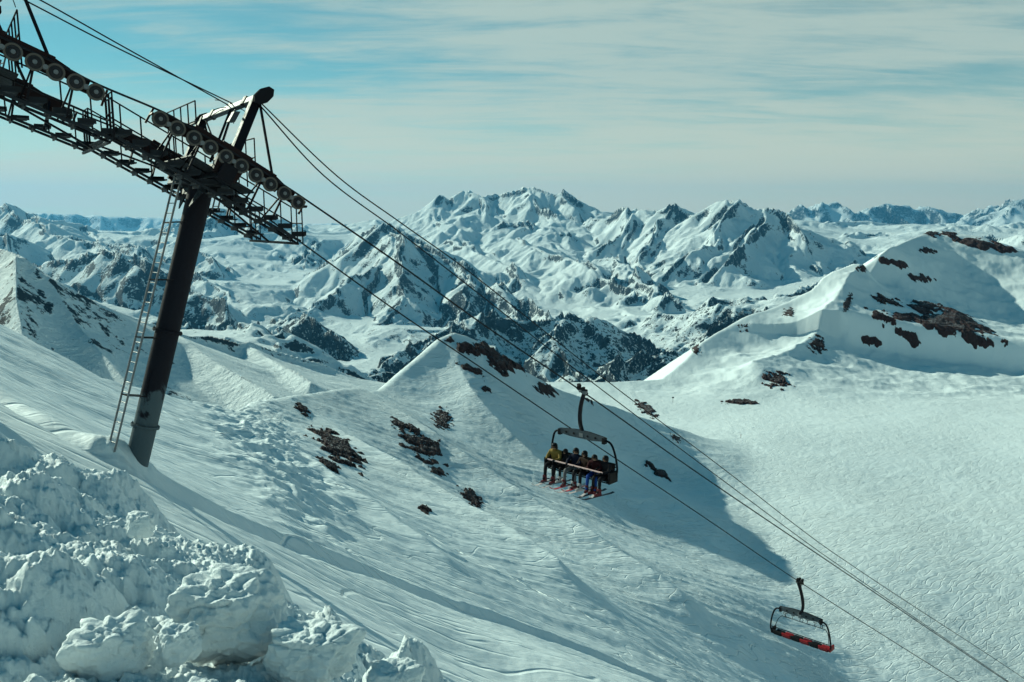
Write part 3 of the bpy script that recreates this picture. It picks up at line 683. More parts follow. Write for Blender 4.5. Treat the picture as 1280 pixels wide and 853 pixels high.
        for sg in (-1, 1):       # rope catchers
            e = c0 + Tt * sg * (HL + .22); m.beam(e + Nn * .12 + bo, e - Nn * .28 + bo, .05, .05, Tt); m.beam(e - Nn * .05 + bo, e - Nn * .05 - bo * .8, .04, .06, Nn)
        tr = out(m, 'sheave_train', [M_red, M_galv])
        for k in range(nW):
            s0 = -HL + k * sp; p = c0 + Tt * s0 - Nn * .012 * s0 * s0; m = MB(); ax_ = n3 * lane
            m.disc(p, ax_, [(-.05, .05), (-.05, .10), (-.035, WR * .78), (-.045, WR * .80), (-.045, WR * 1.0), (-.02, WR * .95), (.02, WR * .95), (.045, WR * 1.0), (.045, WR * .80), (.03, WR * .76), (.035, .10), (.06, .085), (.06, .05), (.085, .045), (.085, 0)], 26,
                   [1, 1, 1, 0, 0, 0, 0, 0, 0, 1, 1, 1, 2, 2])
            m.build('sheave', [M_tyre, M_hub, M_galv], tr, base, True)
        # walkway under the inner side of the train
        m = MB(); w0 = (GA - 1.15) * lane; w1 = (GA - .45) * lane
        c1 = TOP - Nn * .78
        for w_ in (w0, w1): m.beam(c1 + n3 * w_ - Tt * (HL + .55) - Nn * .10, c1 + n3 * w_ + Tt * (HL + .72) - Nn * .08, .03, .07, Nn)
        ns = 12
        for k in range(ns):
            p = c1 + n3 * (w0 + w1) / 2 + Tt * (-HL - .55 + (2 * HL + 1.1) * k / (ns - 1))
            m.box(p, h3, n3, UP, .24, abs(w1 - w0) / 2 - .01, .02)                 # tread lies level
            m.box(p - h3 * .16 - UP * .05, h3, n3, UP, .02, abs(w1 - w0) / 2 - .03, .065)
            m.box(p + h3 * .10 + UP * .06 + n3 * .28 * lane, h3, n3, UP, .20, .012, .06)
        wk = out(m, 'walkway', M_step)
        m = MB(); rails = []
        c2 = c1 + n3 * w0
        HLw = HL + .7
        for sg in (-1, 1):
            ends = [c2 + Tt * sg * HLw, c1 + n3 * (w1 + .1 * lane) + Tt * sg * HLw]
            for e in ends + [(ends[0] + ends[1]) / 2]: m.tube([e - UP * .12, e + UP * .88], .020, 6)
            e2 = ends[0] - Tt * sg * .35; m.tube([e2, e2 + UP * .88], .02, 6)
            for hgt in (.88, .42): m.tube([ends[0] + UP * hgt, ends[1] + UP * hgt], .018, 6)
        for k in range(7):
            p = c2 + Tt * (-HLw + 2 * HLw * k / 6); m.tube([p - UP * .1, p + UP * .88], .020, 6)
        for hgt in (.88, .42): m.tube([c2 - Tt * HLw + UP * hgt, c2 + Tt * HLw + UP * hgt], .020, 6)
        m.build('handrail', M_dark, wk, base)
        for t in (-.8, -.45, .45, .8):                                             # hangers from the train to the walkway
            m = MB(); q = c0 + Tt * HL * t + bo; m.beam(q + Nn * .1, c1 + n3 * w1 + Tt * HL * (t + .06), .04, .05, Tt); m.beam(q + Nn * .1, c1 + n3 * w0 + Tt * HL * (t + .02) - Nn * .1, .03, .04, Tt)
            m.build('hanger_strut', M_dark, wk, base)
    # tie beams joining the two walkways at their ends
    m = MB()
    for sg in (-1, 1):
        e = TOP - Nn * .95 + Tt * sg * (HL + .68); m.beam(e - n3 * (GA - .45), e + n3 * (GA - .45), .05, .07)
        m.beam(TOP - Nn * .6 + Tt * sg * .5, e - n3 * .3, .05, .05); m.beam(TOP - Nn * .6 + Tt * sg * .5 + n3 * .9, e + n3 * (GA - .5), .04, .05)
    out(m, 'tie_beam', M_dark)
    # gantry over the crossarm
    gh = 2.05
    A = TOP + n3 * (GA - .75) + Nn * gh; B = TOP - n3 * (GA + 1.1) + Nn * gh * .97; C_ = TOP - n3 * (GA + 2.8) + Nn * gh * .93
    m = MB()
    m.beam(A + n3 * .15, B, .15, .20, Nn, 1, .02)
    for o in (-.07, .07): m.tube([B + h3 * o + Nn * o, C_ + h3 * o + Nn * o], .035, 8)
    m.beam(TOP + n3 * (GA - .30) + Nn * .2, A - n3 * .25 - Nn * .06, .24, .26, n3, 0, .02)
    m.beam(TOP - n3 * (GA + .1) + Nn * .15, B + n3 * .05, .22, .22, n3, 0, .02)
    for s_ in (.10, -.05):
        m.beam(TOP + n3 * .4 + Nn * .1 + Tt * s_, A.lerp(B, .45) + Tt * s_ * .4, .05, .05); 
    m.beam(TOP + n3 * 1.3 + Nn * .1, B + n3 * .2, .04, .04)
    # pulley plates at both ends of the thick beam
    for cpt, rr in ((A + n3 * .26, .25), (B - n3 * .12, .22)):
        for o in (-.06, .06):
            ring = [cpt + n3 * o + (h3 * math.cos(q) + Nn * math.sin(q) * 1.15) * rr for q in np.linspace(0, 2 * PI, 9)[:-1]]
            m.prism(ring, n3, .02)
        m.disc(cpt, n3, [(-.05, 0), (-.05, rr * .7), (0, rr * .55), (.05, rr * .7), (.05, 0)], 16)
    for t in (.22, .8): p = A.lerp(B, t); m.beam(p - n3 * .12 + Nn * .02, p + n3 * .12 + Nn * .02, .20, .25, Nn)
    g = out(m, 'lifting_gantry', [M_dark, M_chair])
    m = MB(); p = A.lerp(B, .36); m.box(p - Nn * .34 + Tt * .05, h3, n3, Nn, .09, .13, .18, 0, .02); m.beam(p, p - Nn * .2, .03, .03); m.build('signal_box', M_chair, g, base)
    m = MB(); p = A.lerp(B, .52)
    rs = random.Random(5)
    for k in range(5):
        q = p + n3 * rs.uniform(-.25, .25); e = p + n3 * rs.uniform(-.6, .6) + Nn * rs.uniform(-.5, .3) + Tt * rs.uniform(-.5, .5)
        mid = (q + e) / 2 + Nn * rs.uniform(.05, .3) - UP * .05; pts = [q * (1 - t) ** 2 + mid * 2 * t * (1 - t) + e * t * t for t in np.linspace(0, 1, 9)]
        m.tube(pts, .012, 5)
    m.box(p + Nn * .12, h3, n3, Nn, .06, .10, .10); m.build('cable_clamp', M_dark, g, base)
    # long raking struts from the gantry to the trains
    for lane in (1, -1):
        m = MB(); top_ = A - n3 * .1 if lane == 1 else B
        m.beam(top_, TOP + n3 * (GA - .12) * lane + Tt * HL * .56 + Nn * .20, .055, .055)
        out(m, 'raking_strut', M_dark)
    # service platform rails round the crossarm
    m = MB(); pl = TOP + Nn * .05
    for sg in (-1, 1):
        e0 = pl + Tt * sg * .85 - n3 * 1.0; e1 = pl + Tt * sg * .85 + n3 * 1.9
        for k in range(5): p = e0.lerp(e1, k / 4); m.tube([p - UP * .2, p + UP * 1.05], .02, 6)
        for hgt in (1.05, .55): m.tube([e0 + UP * hgt, e1 + UP * hgt], .018, 6)
    out(m, 'platform_rail', M_dark)
    m = MB(); m.box(pl - Nn * .42, Tt, n3, Nn, .9, 2.2, .02); out(m, 'service_platform', M_step)
    return R0
tower = make_tower(TOP, BASEV, 10, HL, 'dark steel chairlift tower with a tall ladder, rime on its lower shaft')
HLB = HL * 11 / 9
BB = math.radians(22); TtB, NnB = axes(BB)
offB = V(on_plane(121, 112, GA)) - TtB * HLB - V(NEAR0)
tower2 = make_tower(TOP + offB, BASEV + offB, 12, HLB, 'uphill chairlift tower head reaching in at the top left corner, mast out of frame', BB)
# ------------------------------------------------------------------ ropes
def spline(P, n=8):
    P = [V(p) for p in P]; out = []
    for i in range(len(P) - 1):
        p0 = P[max(i - 1, 0)]; p1 = P[i]; p2 = P[i + 1]; p3 = P[min(i + 2, len(P) - 1)]
        # centripetal-like chord scaling
        d1 = (p2 - p1).length; m1 = (p2 - p0) * (d1 / max((p2 - p0).length, 1e-6)); m2 = (p3 - p1) * (d1 / max((p3 - p1).length, 1e-6))
        for k in range(n):
            t = k / n; t2 = t * t; t3 = t2 * t
            out.append(p1 * (2 * t3 - 3 * t2 + 1) + m1 * (t3 - 2 * t2 + t) + p2 * (-2 * t3 + 3 * t2) + m2 * (t3 - t2))
    out.append(P[-1]); return out
def over(c0, HL, Tt=Tt, Nn=Nn): return [c0 + Tt * s - Nn * .012 * s * s + Nn * (WR * .98) for s in np.linspace(-HL, HL, 7)]
def cable(name, pts, r, mats, label, cat, n=8):
    m = MB(); m.tube(pts, r, n); o = m.build(name, mats, None, pts[0], True, pts[0]); return tag(o, label, cat)
nearP = [V(p) for p in (on_plane(490, 324, GA), on_plane(610, 410, GA), on_plane(727, 489, GA), on_plane(860, 583, GA), on_plane(1000, 678, GA), on_plane(1260, 853, GA), on_plane(1480, 1000, GA))]
farP = [V(p) for p in (on_plane(490, 385, -GA), on_plane(600, 459, -GA), on_plane(754, 563, -GA), on_plane(870, 640, -GA), on_plane(1000, 728, -GA), on_plane(1198, 853, -GA), on_plane(1400, 978, -GA))]
def lane_pts(lane, tail):
    c0 = TOP + n3 * GA * lane; cB = c0 + offB
    st = cB - TtB * HLB + NnB * WR; pre = [st - (h3 * math.cos(math.radians(17)) - UP * math.sin(math.radians(17))) * 25]
    return spline(pre + over(cB, HLB, TtB, NnB) + over(c0, HL) + tail, 6)
cable('haul_rope', lane_pts(1, nearP), .026, M_rope, 'thick steel haul rope on the near side, carrying the chair full of skiers', 'rope')
cable('haul_rope', lane_pts(-1, farP), .026, M_rope, 'lowest steel haul rope, carrying the empty red chair', 'rope')
GCL = (TOP + n3 * (GA - .75) + Nn * 2.05).lerp(TOP - n3 * (GA + 1.1) + Nn * 2.05 * .97, .52) + Nn * .16
gp = TOP + n3 * (GA * .35) + Nn * 1.72
g2 = TOP + n3 * (GA - .8) + Nn * 1.9
def cab(px_list, off, start, r, label):
    pts = [V(on_plane(a, b, off)) for a, b in px_list]; return cable('signal_cable', spline([start] + pts, 8), r, M_rope, label, 'cable', 6)
cab([(405, 220), (500, 291), (580, 353), (740, 478), (900, 598), (1033, 696), (1259, 851), (1420, 960)], GA * .3, g2, .020, 'thin signal cable running down from the gantry, lower of the two thin lines')
cab([(421, 220), (500, 278), (580, 335), (761, 478), (900, 583), (1040, 690), (1278, 847), (1430, 955)], GA * 1.0, g2 + Nn * .06, .020, 'topmost thin cable slanting down across the view on the right of the tower')
for dx, lab in ((0, 'left one of the two thin cables entering at the top left above the tower'), (20, 'right one of the two thin cables entering at the top left above the tower')):
    a = V(on_plane(28 + dx, -1, GA * .4)); b = V(on_plane(-60 + dx, -45, GA * .4)); e = GCL + n3 * (.25 - dx * .02); mid = V(on_plane(130 + dx * .8, 52 + dx * .1, GA * .4))
    cable('signal_cable', spline([b, a, mid, e], 8), .018, M_rope, lab, 'cable', 6)
# ------------------------------------------------------------------ chairs
def bez(P, n=10):
    return spline(P, n)
SEATZ = -3.42
def make_chair(face, label, group='six-seat chairs on the ropes', loaded=True):
    """local: x = across, y = facing, z up, origin at the grip"""
    R0 = empty('chairlift_chair', (0, 0, 0), label, 'chairlift chair', group)
    m = MB()
    fr = V((0, face, 0))                       # rope direction lies in the y-z plane of the chair
    rd = V((0, math.cos(BETA + .05), math.sin(BETA + .05)))  # uphill (chair faces uphill); mirrored for the other
    if face < 0: rd = V((0, math.cos(BETA + .05), -math.sin(BETA + .05)))
    m.beam(-rd * .34, rd * .34, .16, .14, UP, 0, .02)
    for s in (-.26, .26): m.disc(rd * s + UP * .10, V((1, 0, 0)), [(-.05, 0), (-.05, .085), (.05, .085), (.05, 0)], 14); m.box(rd * s * .7 + UP * .16 + V((.07, 0, 0)), (1, 0, 0), (0, 1, 0), UP, .05, .07, .07, 0, .01)
    m.box(V((-.16, .05, -.04)), (1, 0, 0), (0, 1, 0), UP, .08, .07, .06, 1, .01); m.tube([V((-.3, .16, .03)), V((.05, .1, .02))], .03, 8, 1)
    m.disc(rd * .33 + V((-.09, 0, -.12)), V((1, 0, 0)), [(-.03, 0), (-.03, .06), (.03, .06), (.03, 0)], 12, [1, 1, 1])
    m.build('grip', [M_black, M_galv], R0)
    m = MB(); P_ = bez([V((-.10, 0, -.05)), V((.06, -.03, -.5)), V((.20, -.12, -1.0)), V((.20, -.15, -1.42)), V((.0, -.06, -1.80))], 5)
    for a, b in zip(P_[:-1], P_[1:]): m.beam(a, b + (b - a) * .15, .12, .15, V((0, 1, 0)), 0, .02)
    m.build('hanger_arm', M_dark, R0)
    m = MB(); zc = -1.84
    for s in (-.07, .07): m.prism([V((-1.15, s, zc + .08)), V((-.35, s, zc + .17)), V((.35, s, zc + .17)), V((1.15, s, zc + .08)), V((1.2, s, zc - .08)), V((.6, s, zc - .15)), V((-.6, s, zc - .15)), V((-1.2, s, zc - .08))], V((0, 1, 0)), .02)
    m.beam(V((-1.1, 0, zc)), V((1.1, 0, zc)), .12, .14)
    for x in (-.75, -.35, .35, .75): m.disc(V((x, .083, zc)), V((0, 1, 0)), [(0, .05), (.012, .05), (.012, 0)], 10, [1, 1]); m.disc(V((x, -.083, zc)), V((0, -1, 0)), [(0, .05), (.012, .05), (.012, 0)], 10, [1, 1])
    for x in (-1.14, 1.14): m.box(V((x, 0, zc - .06)), (1, 0, 0), (0, 1, 0), UP, .07, .10, .13, 1, .02)
    m.box(V((-.02, .087, zc)), (1, 0, 0), (0, 1, 0), UP, .10, .004, .08, 2); m.box(V((-.02, -.087, zc)), (1, 0, 0), (0, 1, 0), UP, .10, .004, .08, 2)
    m.build('suspension_beam', [M_chair, M_black, M_galv], R0)
    for s in (-1, 1):
        m = MB(); m.tube(bez([V((1.12 * s, 0, zc - .03)), V((1.42 * s, -.03, zc - .12)), V((1.60 * s, -.08, zc - .5)), V((1.70 * s, -.12, zc - 1.05)), V((1.70 * s, -.10, SEATZ + .18)), V((1.62 * s, .0, SEATZ - .02)), V((1.5 * s, .28, SEATZ - .10))], 6), .045, 8); m.build('side_frame', M_dark, R0)
    # seats: six pads with backs
    m = MB(); m.tube([V((-1.68, -.12, SEATZ + .02)), V((1.68, -.12, SEATZ + .02))], .035, 8); m.tube([V((-1.55, .3, SEATZ - .1)), V((1.55, .3, SEATZ - .1))], .03, 8)
    m.tube([V((-1.66, -.22, SEATZ + .45)), V((1.66, -.22, SEATZ + .45))], .025, 8); m.build('seat_frame', M_dark, R0)
    for k in range(6):
        x = -1.30 + .52 * k; red = (k % 2 == 1) if not loaded else False
        mm = M_seatred if (not loaded and k in (1, 3, 5)) else M_black
        m = MB(); m.box(V((x, .12, SEATZ + .0)), (1, 0, 0), V((0, 1, .04)), V((0, -.04, 1)), .245, .25, .05, 0, .03); m.build('seat', mm, R0)
        hb = .27 if loaded else .09
        m = MB(); m.box(V((x, -.17, SEATZ + .06 + hb)), (1, 0, 0), V((0, .97, .2)), V((0, -.2, .97)), .245, .05, hb, 0, .03); m.build('backrest', mm, R0)
    for s in (-1, 1):
        m = MB(); m.box(V((1.66 * s, .10, SEATZ + .12)), (1, 0, 0), (0, 1, 0), UP, .05, .30 if loaded else .26, .24 if loaded else .13, 0, .045); m.build('side_pad', M_seatred if (not loaded and s * face < 0) else M_black, R0)
    # safety bar
    m = MB()
    if loaded:
        m.tube([V((-1.45, .52, SEATZ + .36)), V((1.45, .52, SEATZ + .36))], .035, 8, 1)
        for s in (-1, 1): m.tube(bez([V((1.45 * s, .52, SEATZ + .36)), V((1.58 * s, .30, SEATZ + .34)), V((1.64 * s, -.05, SEATZ + .42))], 5), .028, 8)
        for x in (-1.1, -.37, .37, 1.1):
            m.tube(bez([V((x, .52, SEATZ + .36)), V((x, .60, SEATZ - .1)), V((x, .55, SEATZ - .46))], 5), .02, 6)
            m.tube([V((x - .3, .57, SEATZ - .47)), V((x + .3, .57, SEATZ - .47))], .022, 6)
    else:
        zb = zc - .62
        m.tube([V((-1.25, .30, zb)), V((1.25, .30, zb))], .018, 6)
        for s in (-1, 1):
            m.tube(bez([V((1.25 * s, .30, zb)), V((1.42 * s, .22, zb - .2)), V((1.55 * s, .02, zb - .62)), V((1.64 * s, -.08, SEATZ + .3))], 5), .018, 6)
            m.tube(bez([V((.95 * s, 0, zc - .12)), V((1.05 * s, .15, zc - .38)), V((.95 * s, .30, zb))], 5), .014, 6)
        m.tube(bez([V((0, 0, zc - .12)), V((.06, .15, zc - .38)), V((-.05, .30, zb))], 5), .014, 6)
        for x in (-1.05, -.63, -.21, .21, .63, 1.05):
            m.tube([V((x, .30, zb)), V((x, .40, zb + .16))], .018, 6); m.tube([V((x - .12, .40, zb + .16)), V((x + .10, .40, zb + .16))], .018, 6)
    m.build('safety_bar', [M_dark, M_pale], R0)
    return R0
def frame_rot(face_dir):
    y = V(face_dir).normalized(); x = y.cross(UP).normalized(); return Matrix((x, y, UP)).transposed().to_euler()
YW = math.radians(12)
F1 = Matrix.Rotation(YW, 3, 'Z') @ (-h3); F2 = Matrix.Rotation(YW * .7, 3, 'Z') @ h3
ch1 = make_chair(1, 'six-seat chair packed with skiers riding up toward the tower', loaded=True)
ch1.location = V(on_plane(728, 489, GA)); ch1.rotation_euler = frame_rot(F1); ch1.scale = (.87,) * 3
ch2 = make_chair(-1, 'empty six-seat chair with red and black seat, low at the right', loaded=False)
ch2.location = V(on_plane(1000, 728, -GA)); ch2.rotation_euler = frame_rot(F2); ch2.scale = (1.1,) * 3
ch2.rotation_euler = (Matrix.Rotation(math.radians(-4), 3, V((0, 1, 0))) @ frame_rot(F2).to_matrix()).to_euler()
print('chair distances', ch1.location, ch2.location)
# ------------------------------------------------------------------ skiers
def skin_body(name, V_, E_, R_, mats, facemat, parent, sub=1):
    me = bpy.data.meshes.new(name); me.from_pydata(V_, E_, []); o = bpy.data.objects.new(name, me); C.objects.link(o)
    md = o.modifiers.new('s', 'SKIN'); 
    if not me.skin_vertices: me.skin_vertices.new()
    for i, r in enumerate(R_): sv_ = me.skin_vertices[0].data[i]; sv_.radius = (r, r) if isinstance(r, (int, float)) else r; sv_.use_root = (i == 0)
    ss = o.modifiers.new('b', 'SUBSURF'); ss.levels = sub; ss.render_levels = sub
    dg = bpy.context.evaluated_depsgraph_get(); new = bpy.data.meshes.new_from_object(o.evaluated_get(dg)); new.name = name
    bpy.data.objects.remove(o); bpy.data.meshes.remove(me)
    new.materials.clear()
    for m_ in mats: new.materials.append(m_)
    for p in new.polygons: p.material_index = facemat(p.center); p.use_smooth = True
    ob = bpy.data.objects.new(name, new); C.objects.link(ob); ob.parent = parent; return ob
def cloth(name, c): return simple(name, c, .75, 0, .25, 22)
M_skin = simple('face_skin', (.42, .24, .17), .55, 0, .1, 10); M_glove = cloth('glove', (.02, .02, .025)); M_boot = cloth('ski_boot', (.10, .016, .022)); M_boot2 = cloth('pale_boot', (.35, .35, .36))
M_lens = simple('goggle_lens', (.10, .05, .03), .12, .2, .3, 8)
M_skiw = simple('white_ski', (.62, .55, .55), .35, 0, .25, 5); M_skir = simple('red_ski', (.45, .03, .05), .35, 0, .25, 5); M_skik = simple('dark_ski', (.03, .03, .04), .35, 0, .3, 5)
def make_person(loc, label, jac, pant, helm, ski, boot, lean=0., arm=0., turn=0., spread=0., seed=0, scale=1.0):
    rs = random.Random(seed)
    body_v = []; E_ = []; R_ = []
    def v(p, r, frm=None):
        body_v.append((p[0], p[1] + lean * max(0, p[2] - .1), p[2])); R_.append(r)
        if frm is not None: E_.append((frm, len(body_v) - 1))
        return len(body_v) - 1
    pel = v((0, 0, .12), (.17, .13)); sp = v((0, -.03, .30), (.17, .13), pel); chs = v((0, -.01, .47), (.19, .14), sp); nk = v((0, .02, .62), .065, chs)
    hd = v((0, .035, .73), (.085, .095), nk); ht = v((0, .03, .82), .075, hd)
    no = v((turn * .04, .145, .735), .012, hd)
    for s in (-1, 1):
        sh = v((.20 * s, 0, .53), .085, chs); el = v((.28 * s, .10 + arm, .32), .062, sh); wr = v((.17 * s + .03 * rs.uniform(-1, 1), .38, .28 + arm * .4), .042, el)
        pa = v((.165 * s, .44, .29 + arm * .4), .036, wr)
        for k, (dx, L_) in enumerate(((-.03, .07), (-.01, .08), (.01, .078), (.03, .06))):
            f1 = v((.165 * s + dx, .44 + L_ * .6, .295 + arm * .4), .011, pa); v((.165 * s + dx, .44 + L_, .27 + arm * .4), .009, f1)
        t1 = v((.165 * s - .045 * s, .455, .28 + arm * .4), .012, pa)
        hp = v((.10 * s, .04, .08), .105, pel); kn = v((.14 * s + spread * s, .47, .09), .078, hp); ak = v((.15 * s + spread * 1.4 * s, .50, -.36), .058, kn); v((.15 * s + spread * 1.4 * s, .62, -.43), .05, ak)
    def fm(c):
        z = c.z; y = c.y - lean * max(0, c.z - .1)
        if z > .655: return 2
        if z < .20 and y > .02 or z < .13: return 1
        if y > .40 and z > .2: return 3
        return 0
    base = V(loc)
    R0 = empty('person', base, label, 'person', 'skiers seated on the chair'); R0.scale = (scale,) * 3
    skin_body('body', body_v, E_, R_, [jac, pant, M_skin, M_glove], fm, R0, 2)
    hy = .03 + lean * .66
    m = MB(); m.disc(V((0, hy - .01, .70)), UP, [(.02, .118), (.06, .122), (.11, .112), (.15, .085), (.175, .04), (.18, 0)], 18); m.disc(V((0, hy - .01, .70)), UP, [(.02, .118), (.0, .10), (.02, .09)], 18)
    for s in (-1, 1): m.disc(V((.105 * s, hy, .70)), V((s, 0, 0)), [(0, 0), (-.01, .05), (.02, .05), (.025, 0)], 10)
    m.build('helmet', helm, R0, smooth=True)
    m = MB(); pts = [V((.095 * math.sin(a), hy + .105 * math.cos(a) + .005, .745)) for a in np.linspace(-1.1, 1.1, 9)]; 
    for a_, b_ in zip(pts[:-1], pts[1:]): m.beam(a_, b_, .02, .05)
    m.build('goggles', M_lens, R0)
    for s in (-1, 1):
        x = (.15 + spread * 1.4) * s
        m = MB(); m.box(V((x, .505, -.40)), (1, 0, 0), (0, 1, 0), UP, .055, .075, .13, 0, .03); m.box(V((x, .57, -.50)), (1, 0, 0), (0, 1, 0), UP, .05, .16, .045, 0, .025); m.build('ski_boot', boot, R0)
        pit = rs.uniform(-.02, .16); yaw = rs.uniform(-.10, .10) + spread * s * .4
        d = V((math.sin(yaw), math.cos(yaw) * math.cos(pit), math.sin(pit))); c = V((x, .57, -.56)); sx = V((math.cos(yaw), -math.sin(yaw), 0)); upv = sx.cross(d).normalized()
        prof = []
        for t in np.linspace(-.78, .92, 12):
            w_ = .045 + .014 * abs(t) ; lift = max(0, t - .68) * .55 + max(0, -t - .70) * .3
            if t > .88: w_ = .02
            prof.append((c + d * t + upv * lift, w_))
        vs = []; fs = []
        for p, w_ in prof: vs += [p - sx * w_ + upv * .008, p + sx * w_ + upv * .008, p + sx * w_ - upv * .008, p - sx * w_ - upv * .008]
        for i in range(len(prof) - 1):
            for k in range(4): fs.append((i * 4 + k, i * 4 + (k + 1) % 4, i * 4 + 4 + (k + 1) % 4, i * 4 + 4 + k))
        fs += [(0, 1, 2, 3), tuple(len(vs) - 1 - q for q in range(4))]
        m = MB(); m.add(vs, fs); m.box(c + upv * .025, sx, d, upv, .035, .15, .018, 0, .006); m.build('ski', ski if s > 0 else ski, R0)
    return R0
J = dict(y=cloth('yellow_jacket', (.22, .145, .035)), k=cloth('black_jacket', (.016, .015, .018)), n=cloth('navy_jacket', (.010, .013, .028)), br=cloth('brown_jacket', (.030, .018, .014)), bl=cloth('blue_trousers', (.008, .05, .25)), g=cloth('grey_trousers', (.12, .12, .13)), r=cloth('dark_red_jacket', (.035, .010, .012)), hk=simple('black_helmet', (.012, .012, .014), .3, 0, .2), hw=simple('pale_helmet', (.35, .36, .37), .3, 0, .1))
cx1 = ch1.location; xw = V(F1).cross(UP).normalized(); yf = F1
def seat_pos(k): return cx1 + (xw * (-1.30 + .52 * k) + yf * .06 + UP * (SEATZ + .02)) * .87
# k = 0 is the rider's left-hand end; photo left end is computed
order = sorted(range(6), key=lambda k: pj(seat_pos(k))[0])
spec = [
    ('skier in a yellow jacket at the left end of the chair', J['y'], J['k'], J['hk'], M_skiw, M_boot, .16, .05, 0, .02, 1.06),
    ('small skier in black between the yellow jacket and the navy jacket', J['k'], J['k'], J['hk'], M_skik, M_boot2, .0, .05, .3, .05, .86),
    ('skier in a navy jacket, third from the left on the chair', J['n'], J['g'], J['hk'], M_skir, M_boot, -.08, .10, 0, .06, 1.0),
    ('skier in a brown jacket and black trousers, fourth from the left', J['br'], J['k'], J['hk'], M_skiw, M_boot2, .05, 0, -.3, .02, 1.0),
    ('skier in a dark red jacket with bright blue trousers', J['r'], J['bl'], J['hk'], M_skiw, M_boot, .22, .02, 0, .02, .97),
    ('skier all in black with a pale scarf line at the right end of the chair', J['k'], J['k'], J['hk'], M_skik, M_boot, .03, .03, .3, .02, 1.0)]
spec[5] = ('skier all in black at the right end of the chair',) + spec[5][1:]
for i, k in enumerate(order):
    s = spec[i]; p = make_person(seat_pos(k), *s[:6], lean=s[6], arm=s[7], turn=s[8], spread=s[9], seed=i + 3, scale=s[10] * .94); p.rotation_euler = frame_rot(Matrix.Rotation([.12, -.25, .18, -.1, .3, -.2][i], 3, 'Z') @ F1)
# ------------------------------------------------------------------ ploughed snow bank in the foreground
def snow_close():
    m, nt, b = mat('ploughed_snow'); b.inputs['Base Color'].default_value = (*SNOW, 1); b.inputs['Roughness'].default_value = .55; b.inputs['Specular IOR Level'].default_value = .3
    p = geo(nt).outputs['Position']
    n1 = bump(nt, b, noise(nt, p, 9, 6, .6), .45, .05); bump(nt, b, noise(nt, p, 48, 6, .75), .75, .010, n1)
    return m
M_close = snow_close()
bp = [at(*q) for q in [(0, 853, 2.25), (100, 853, 2.3), (250, 853, 2.5), (400, 853, 2.75), (500, 853, 3.05), (0, 760, 2.9), (150, 760, 3.0), (300, 770, 3.25), (420, 800, 3.4), (0, 680, 3.7), (150, 680, 3.9), (260, 700, 4.2), (0, 600, 4.9), (100, 610, 5.1), (0, 538, 6.3), (50, 550, 6.3),
      (110, 604, 6.0), (180, 632, 5.7), (240, 654, 5.3), (265, 668, 5.0), (320, 690, 4.8), (360, 728, 4.5), (385, 765, 4.2), (450, 790, 3.95), (520, 830, 3.6), (565, 853, 3.4), (-150, 520, 6.6), (-150, 853, 2.1)]] + [(-6, 3, -1.5), (-8, 6, -1.5), (0.5, .5, -1.75), (-3, -1, -1.7), (1, -2, -1.75), (-7, -2, -1.6)]
tK = TPS(bp, 1e-3, 3)
crestK = [(-12, 8.5, -1.5), at(-150, 500, 7.0), at(0, 536, 6.3), at(50, 555, 6.3), at(110, 602, 6.0), at(180, 630, 5.7), at(240, 652, 5.3), at(265, 668, 5.0), at(320, 690, 4.8), at(360, 726, 4.5), at(372, 765, 4.2), at(400, 800, 3.95), at(440, 845, 3.6), at(480, 890, 3.3), (.6, 2.4, -1.7), (2.2, .4, -1.8), (3, -3, -2.2)]
def lumps(x, y, cell, seed, rmin=.35, rmax=.75):
    px = x / cell; py = y / cell; fx = np.floor(px); fy = np.floor(py); h = np.zeros_like(px)
    for i in (-1, 0, 1):
        for j in (-1, 0, 1):
            ix = (fx + i).astype(np.int64); iy = (fy + j).astype(np.int64)
            cx = fx + i + .15 + .7 * _h(ix, iy, seed); cy = fy + j + .15 + .7 * _h(ix, iy, seed + 1); r = rmin + (rmax - rmin) * _h(ix, iy, seed + 2) ** 1.5
            on = _h(ix, iy, seed + 3) < .72
            d2 = (px - cx) ** 2 + ((py - cy)) ** 2
            h = np.maximum(h, np.where(on, np.sqrt(np.maximum(0, r * r - d2)) * cell * (.55 + .6 * _h(ix, iy, seed + 4)), 0))
    return h
def bank_base(x, y):
    b = tK(x, y); sd, cz = polyline_field(crestK, x, y)
    cut = cz + .08 - np.maximum(sd, -1) * 1.15
    return np.where(sd > -.8, smin(b, cut, .18), b), sd
def bank(x, y):
    b, sd = bank_base(x, y)
    wx = x + .10 * fbm(x * 3, y * 3, 3, 201); wy = y + .10 * fbm(x * 3 + 5, y * 3, 3, 202)
    wx2 = wx + .03 * fbm(x * 11, y * 11, 2, 203); wy2 = wy + .03 * fbm(x * 11 + 5, y * 11, 2, 204)
    b = b - .13 + .16 * fbm(x / 1.1, y / 1.1, 3, 210)
    m = np.clip(.5 + .9 * fbm(x / .9, y / .9, 2, 211), 0, 1)
    b = b + .90 * lumps(wx, wy, .85, 220) * m + .42 * lumps(wx2, wy2, .26, 230) * (.35 + .65 * m) + .20 * lumps(wx2 + 3, wy2, .12, 240) * (.3 + .7 * (1 - m))
    g = ridged(wx / .5, wy / .5, 3, 250); b = b - .06 * g + .022 * fbm(x / .06, y / .06, 3, 260) + .012 * ridged(x / .05, y / .05, 2, 261)
    return b
us = np.concatenate([np.arange(-3.2, -.75, .012), np.arange(-.75, .12, .00125 / Q), np.arange(.12, 2.0, .02)])
ys = logspace(.9, 9.5, .0032 / Q)
X, Y = polar(us, ys); Z = bank(X, Y)
structure(grid_mesh('snow_bank', X, Y, Z, M_close, True))
